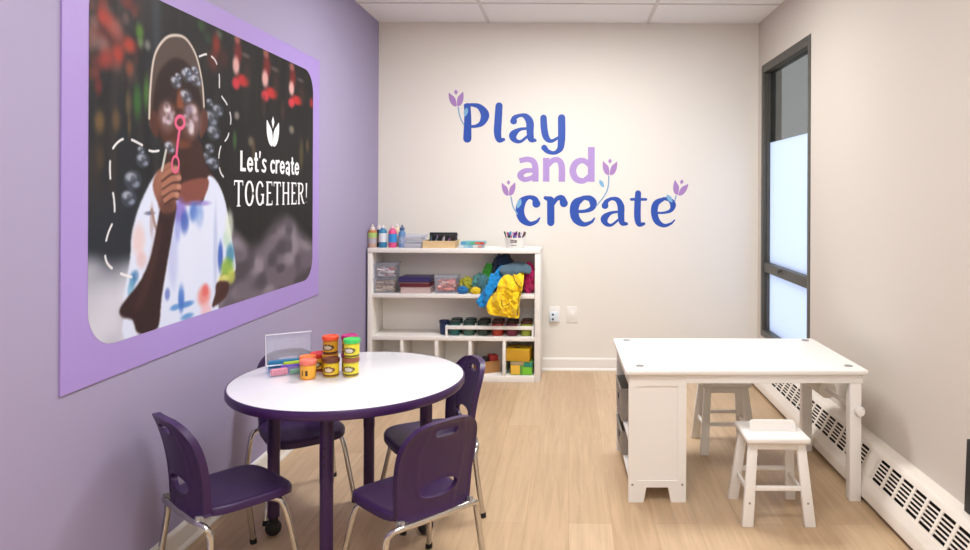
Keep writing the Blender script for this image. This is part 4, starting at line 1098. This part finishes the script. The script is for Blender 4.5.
sticks('heap of orange and red scraps inside the single clear box', 'scraps', 447.5, .10, Z1 + .004, .062, .055, .085, 80, [(226, 96, 50), (206, 60, 50), (232, 120, 80), (170, 50, 50), (238, 200, 180)], 5, .009, .04)
def book(label, px, ly, z, w, d, h, c, page, name='book'):
    t = thing(name, label, 'book', sh(px, ly, z), SR, 'books on the upper shelf')
    MB().box(-w / 2, w / 2, -d / 2, d / 2, 0, .003, .001).box(-w / 2, w / 2, -d / 2, d / 2, h - .003, h, .001).box(-w / 2, -w / 2 + .003, -d / 2, d / 2, .003, h - .003).build('cover', plastic(*c), t)
    MB().box(-w / 2 + .0032, w / 2 - .004, -d / 2 + .004, d / 2 - .004, .0031, h - .0031).build('pages', plastic(*page), t)
book('thick pinkish grey book at the bottom of the book stack', 419, .12, Z1, .22, .19, .046, (190, 168, 164), (196, 174, 170))
book('dark red book in the middle of the book stack', 418, .12, Z1 + .0463, .22, .19, .022, (96, 34, 44), (112, 40, 46))
book('brown black book above the dark red book', 417, .12, Z1 + .0686, .225, .19, .014, (60, 36, 44), (170, 120, 110))
book('navy book on top of the book stack', 417.5, .12, Z1 + .0829, .225, .19, .034, (52, 44, 96), (56, 46, 98))

def crumple(name, label, px, ly, z, rx, ry, rz_, col, seed, amp=.28, cat='cloth', flat=.0):
    bm = bmesh.new(); bmesh.ops.create_icosphere(bm, subdivisions=5, radius=1)
    off = Vector((seed * 7.3, seed * 3.1, seed * 1.7))
    for v in bm.verts:
        p = v.co.copy(); q = p * 1.7 + off
        r = 1 - abs(noise.noise(q)) * amp * 1.6 - abs(noise.noise(q * 2.3)) * amp * .8 - abs(noise.noise(Vector((q.x * 5, q.y * 4, q.z * 2.4)))) * amp * .55 + .12 * amp
        w = p * r; v.co = Vector((w.x * rx, w.y * ry, max(w.z * rz_, -rz_ * .75) + rz_ * .75))
    mb = MB(); mb.bm(bm)
    o = mb.build(name, cloth(*col), None, sh(px, ly, z), (0, 0, SR), angle=70)
    tag(o, label, cat, 'dress-up clothes heaped on the upper shelf'); return o
crumple('dress_up_cloth', 'olive and green crumpled cloth at the left of the clothes heap', 467, .10, Z1, .060, .07, .072, (150, 150, 30), 1)
crumple('dress_up_cloth', 'blue crumpled cloth low at the left of the clothes heap', 463.5, .045, Z1, .045, .04, .034, (22, 110, 172), 2)
crumple('dress_up_cloth', 'small yellow crumpled cloth low at the front of the clothes heap', 476.5, .030, Z1, .040, .03, .030, (232, 200, 30), 3)
crumple('dress_up_cloth', 'pale teal crumpled cloth behind the small yellow cloth', 481, .12, Z1, .075, .08, .085, (74, 134, 132), 4)
crumple('dress_up_cloth', 'light grey teal cloth scrap in the middle of the clothes heap', 483, .055, Z1 + .0, .045, .03, .080, (60, 110, 120), 9)
crumple('dress_up_cloth', 'lime green cloth tuft behind the blue garment', 489, .16, Z1, .055, .06, .125, (70, 176, 60), 5)
crumple('dress_up_cloth', 'navy blue upright bundle at the back of the clothes heap', 503.5, .17, Z1, .098, .085, .172, (14, 40, 74), 6, .16)
crumple('dress_up_cloth', 'magenta cloth at the right end of the clothes heap', 529.5, .12, Z1, .055, .08, .135, (196, 16, 104), 7)
crumple('dress_up_cloth', 'dark slate cloth bundle under the yellow garment', 510, .09, Z1, .095, .075, .100, (58, 84, 96), 8)

def drape(name, label, poly, y_edge, col, seed, ztop, fold=.010, rise=.0):
    """garment: outline in shelf coordinates (lx, z), lying on the heap then hanging over the shelf edge"""
    P = [(v.x, v.y) for v in catmull([Vector((a, b, 0)) for a, b in poly], 4, True)]
    f = poly_sdf(P); xs = [a for a, b in P]; zs_ = [b for a, b in P]
    x0, x1, z0, z1 = min(xs), max(xs), min(zs_), max(zs_)
    def pos(x, z, s):
        k = max(0, (z - ztop) / max(1e-6, z1 - ztop))
        q = Vector((x * 9 + seed * 5, z * 7, seed * 2.2))
        y = y_edge + .085 * k ** 1.2 + fold * (noise.noise(q) * 1.6 + .8 * math.sin(x * 70 + z * 18 + seed + 3 * noise.noise(q * 1.5)) + 1.8 * abs(noise.noise(q * 2.2)) + 1.3 * abs(noise.noise(q * 4.6)))
        return (x, y + s, z)
    mb = MB(); sdf_plate(mb, f, x0 - .005, x1 + .005, z0 - .005, z1 + .005, 56, 64, pos, lambda x, z, d: .006 + .010 * (1 - math.exp(d / .012)))
    pos_ = pos
    o = mb.build(name, cloth(*col), None, (SHX, SHY, 0), (0, 0, SR), angle=75)
    return tag(o, label, 'garment', 'garments hanging from the upper shelf')
def pp(pts, y=5.03): return [((px - 570) * y / 700 - SHX, 1.36 - (py - 194) * y / 700) for px, py in pts]
drape('blue_garment', 'bright blue garment hanging over the shelf edge left of the yellow one', pp([(478, 300), (477, 303), (483, 308), (487, 305), (491, 296), (497, 287), (503, 280), (510, 272), (508, 267), (500, 267), (494, 274), (490, 275), (488, 284), (483, 292)]), -.034, (0, 132, 200), 1, .66)
drape('yellow_garment', 'bright yellow garment hanging over the shelf edge', pp([(487, 309), (490, 314), (500, 317), (514, 318.5), (520, 317), (520, 302), (523, 290), (524, 280), (523, 270), (519, 272), (514, 275), (505, 276), (500, 281), (497, 291), (490, 299)], 4.99), -.062, (246, 206, 12), 2, .70, .016)
drape('slate_garment', 'slate grey cloth lying across the top of the clothes heap', pp([(500, 272), (500, 268), (508, 265), (516, 263), (524, 264), (531, 268), (530, 274), (522, 273), (515, 276), (506, 277)]), -.006, (72, 98, 112), 3, .80, .006)
gy = [o for o in bpy.data.objects if o.name == 'yellow_garment'][0]
def gpt2(px, py):
    lx, z = pp([(px, py)], 4.99)[0]
    best = min(gy.data.vertices, key=lambda v: (v.co.x - lx) ** 2 + (v.co.z - z) ** 2 + (v.co.y + .3) * .004)
    return (best.co.x, best.co.y - .003, best.co.z)
for path in ([(521, 291), (519.5, 300), (519, 308), (518, 316)], [(513, 276), (516, 282), (521, 287), (522, 282)], [(503, 300), (504, 306), (509, 304), (512, 301)]):
    t_ = MB(); t_.tube([gpt2(*p) for p in path], .0022, 8); t_.build('black_trim', M['black'], gy)
yl = [o for o in bpy.data.objects if o.name == 'yellow_garment'][0]
def yfn(a, b, d):
    z = 1.36 - (b - 194) * 4.99 / 700; x = (a - 570) * 4.99 / 700 - SHX
    return (x, -.096 - d, z)
# shelf two
Z2 = S2 + .0003
cu = thing('navy_cup', 'dark navy cup left of the paint rack on the middle shelf', 'cup', sh(445, .10, Z2), SR)
MB().lathe([(0, 0), (.029, 0), (.031, .003), (.037, .098), (.035, .100), (.033, .097), (.027, .006), (0, .006)], 28).build('cup', plastic(22, 44, 88), cu)
MB().lathe([(.0375, .086), (.0385, .086), (.0390, .100), (.0360, .102), (.0355, .099)], 28).build('rim', plastic(18, 32, 66), cu)
rk = thing('paint_rack', 'white wooden rack holding paint pots on the middle shelf', 'rack', sh(492, .13, Z2), SR)
RL = .322
b = MB(); b.box(-RL, RL, -.108, -.094, .050, .076, .002); b.box(-RL, RL, .094, .108, .050, .076, .002); b.box(-RL, RL, -.005, .005, .056, .074, .001)
for k in range(7): x = -RL + .006 + k * (2 * RL - .012) / 6; b.box(x - .005, x + .005, -.096, .096, .056, .074, .001)
b.build('holder_frame', M['white'], rk)
for sx in (-1, 1):
    for y in (-.101, .101): MB().box(sx * (RL - .008) - .008, sx * (RL - .008) + .008, y - .007, y + .007, 0, .05, .002).build('leg', M['white'], rk)
pcol = [(20, 92, 86), (60, 96, 80), (44, 60, 46), (176, 52, 34), (120, 40, 66), (150, 160, 50)]
pnm = ['teal', 'grey green', 'dark green', 'red', 'plum', 'yellow green']; lcol = [(22, 50, 48), (30, 58, 54), (20, 40, 36), (70, 34, 28), (46, 22, 26), (66, 30, 26)]
wh = ['leftmost', 'second from left', 'third from left', 'third from right', 'second from right', 'rightmost']
for row in (0, 1):
    for k in range(6):
        lx = -RL + .006 + (k + .5) * (2 * RL - .012) / 6
        y = -.0495 + row * .099
        p = rk.matrix_basis @ Vector((lx, y, 0))
        t = thing('paint_pot', '%s paint pot, %s in the %s row of the white rack' % (pnm[k], wh[k], ['front', 'rear'][row]), 'paint pot', p, SR, 'paint pots in the white rack')
        MB().lathe([(0, 0), (.037, 0), (.040, .004), (.041, .082), (.038, .088), (0, .088)], 24).build('tub', plastic(*pcol[k]), t)
        MB().lathe([(0, .086), (.0405, .086), (.0425, .089), (.0425, .102), (.040, .104), (.037, .104), (.035, .1005), (0, .1005)], 24).build('lid', plastic(*lcol[k], .3), t)
# cubbies
Z3 = S3 + .0003
wt = thing('wooden_tray', 'wooden tray of red and white toys in the fourth cubby', 'tray', sh(487.5, .13, Z3), SR + .45)
open_box(MB(), .085, .055, .085, .006).build('body', mat('brown_wood', (170, 122, 70), .6, var=.2, vscale=25), wt)
wtp = lambda x, y, z: tuple(wt.matrix_basis @ Vector((x, y, z)))
for lab, x, y, z, sx, sy, sz, c in [('red toy block sticking out of the wooden tray', .045, .0, .0065, .065, .07, .115, (176, 44, 44)), ('white toy block at the left in the wooden tray', -.055, -.0, .0065, .04, .06, .095, (236, 232, 226)), ('black toy block between the white and red blocks', -.008, .01, .0065, .035, .06, .100, (30, 28, 28))]:
    t = thing('toy_block', lab, 'toy', wtp(x, y, z), SR + .45, 'toy blocks in the wooden tray')
    MB().box(-sx / 2, sx / 2, -sy / 2, sy / 2, 0, sz, .006).build('block', plastic(*c), t); 
gbx = thing('toy_carton', 'green and yellow carton at the bottom of the rightmost cubby', 'box', sh(522.8, .10, Z3), SR + .03)
MB().box(-.080, .080, -.07, .07, 0, .098, .003).build('carton', plastic(96, 150, 60), gbx)
MB().box(-.078, -.012, -.0715, -.0695, .006, .072, .001).build('yellow_panel', plastic(232, 186, 66), gbx)
MB().box(.008, .074, -.0715, -.0695, .004, .058, .001).build('lime_panel', plastic(120, 196, 50), gbx)
MB().box(.02, .079, -.0712, -.0695, .06, .092, .001).build('teal_panel', plastic(40, 140, 120), gbx)
MB().box(-.079, .015, -.0712, -.0695, .074, .096, .001).build('pale_panel', plastic(176, 150, 120), gbx)
ybx = thing('toy_carton', 'tilted mustard yellow box on top of the green carton', 'box', sh(520.5, .10, Z3 + .0995), SR - .12)
MB().box(-.086, .086, -.07, .07, 0, .082, .003).build('carton', plastic(206, 156, 40), ybx)
MB().box(-.087, .087, -.071, .071, .078, .092, .003).build('lid', plastic(216, 178, 34), ybx)
MB().lathe([(0, .0), (.022, .0), (.022, .001), (0, .001)], 20, Matrix.Translation((-.015, -.03, .0922)), sx=1.3, sy=.7).build('lid_hole', plastic(60, 36, 20), ybx)

# ------------------------------------------------------------------ world, camera, view
wd = bpy.data.worlds.new('sky'); SC.world = wd; wd.use_nodes = True
bg = wd.node_tree.nodes['Background']; bg.inputs['Color'].default_value = (0.80, 0.87, 1.0, 1); bg.inputs['Strength'].default_value = 1.6
cam = bpy.data.cameras.new('camera'); co_ = bpy.data.objects.new('camera', cam); COL.objects.link(co_)
co_.location = (0, 0, 1.36); co_.rotation_euler = (PI / 2, math.radians(-0.25), 0)
cam.sensor_fit = 'HORIZONTAL'; cam.sensor_width = 36; cam.lens = 36 * 700 / 970
cam.shift_x = -(570 - 485) / 970; cam.shift_y = -(275 - 194) / 970
cam.clip_start = .05
SC.camera = co_
vs_ = SC.view_settings
vs_.view_transform = 'Standard'; vs_.look = 'None'; vs_.gamma = 1; vs_.exposure = 0; vs_.use_curve_mapping = False
SC.cycles.use_denoising = True
SC.cycles.max_bounces = 8
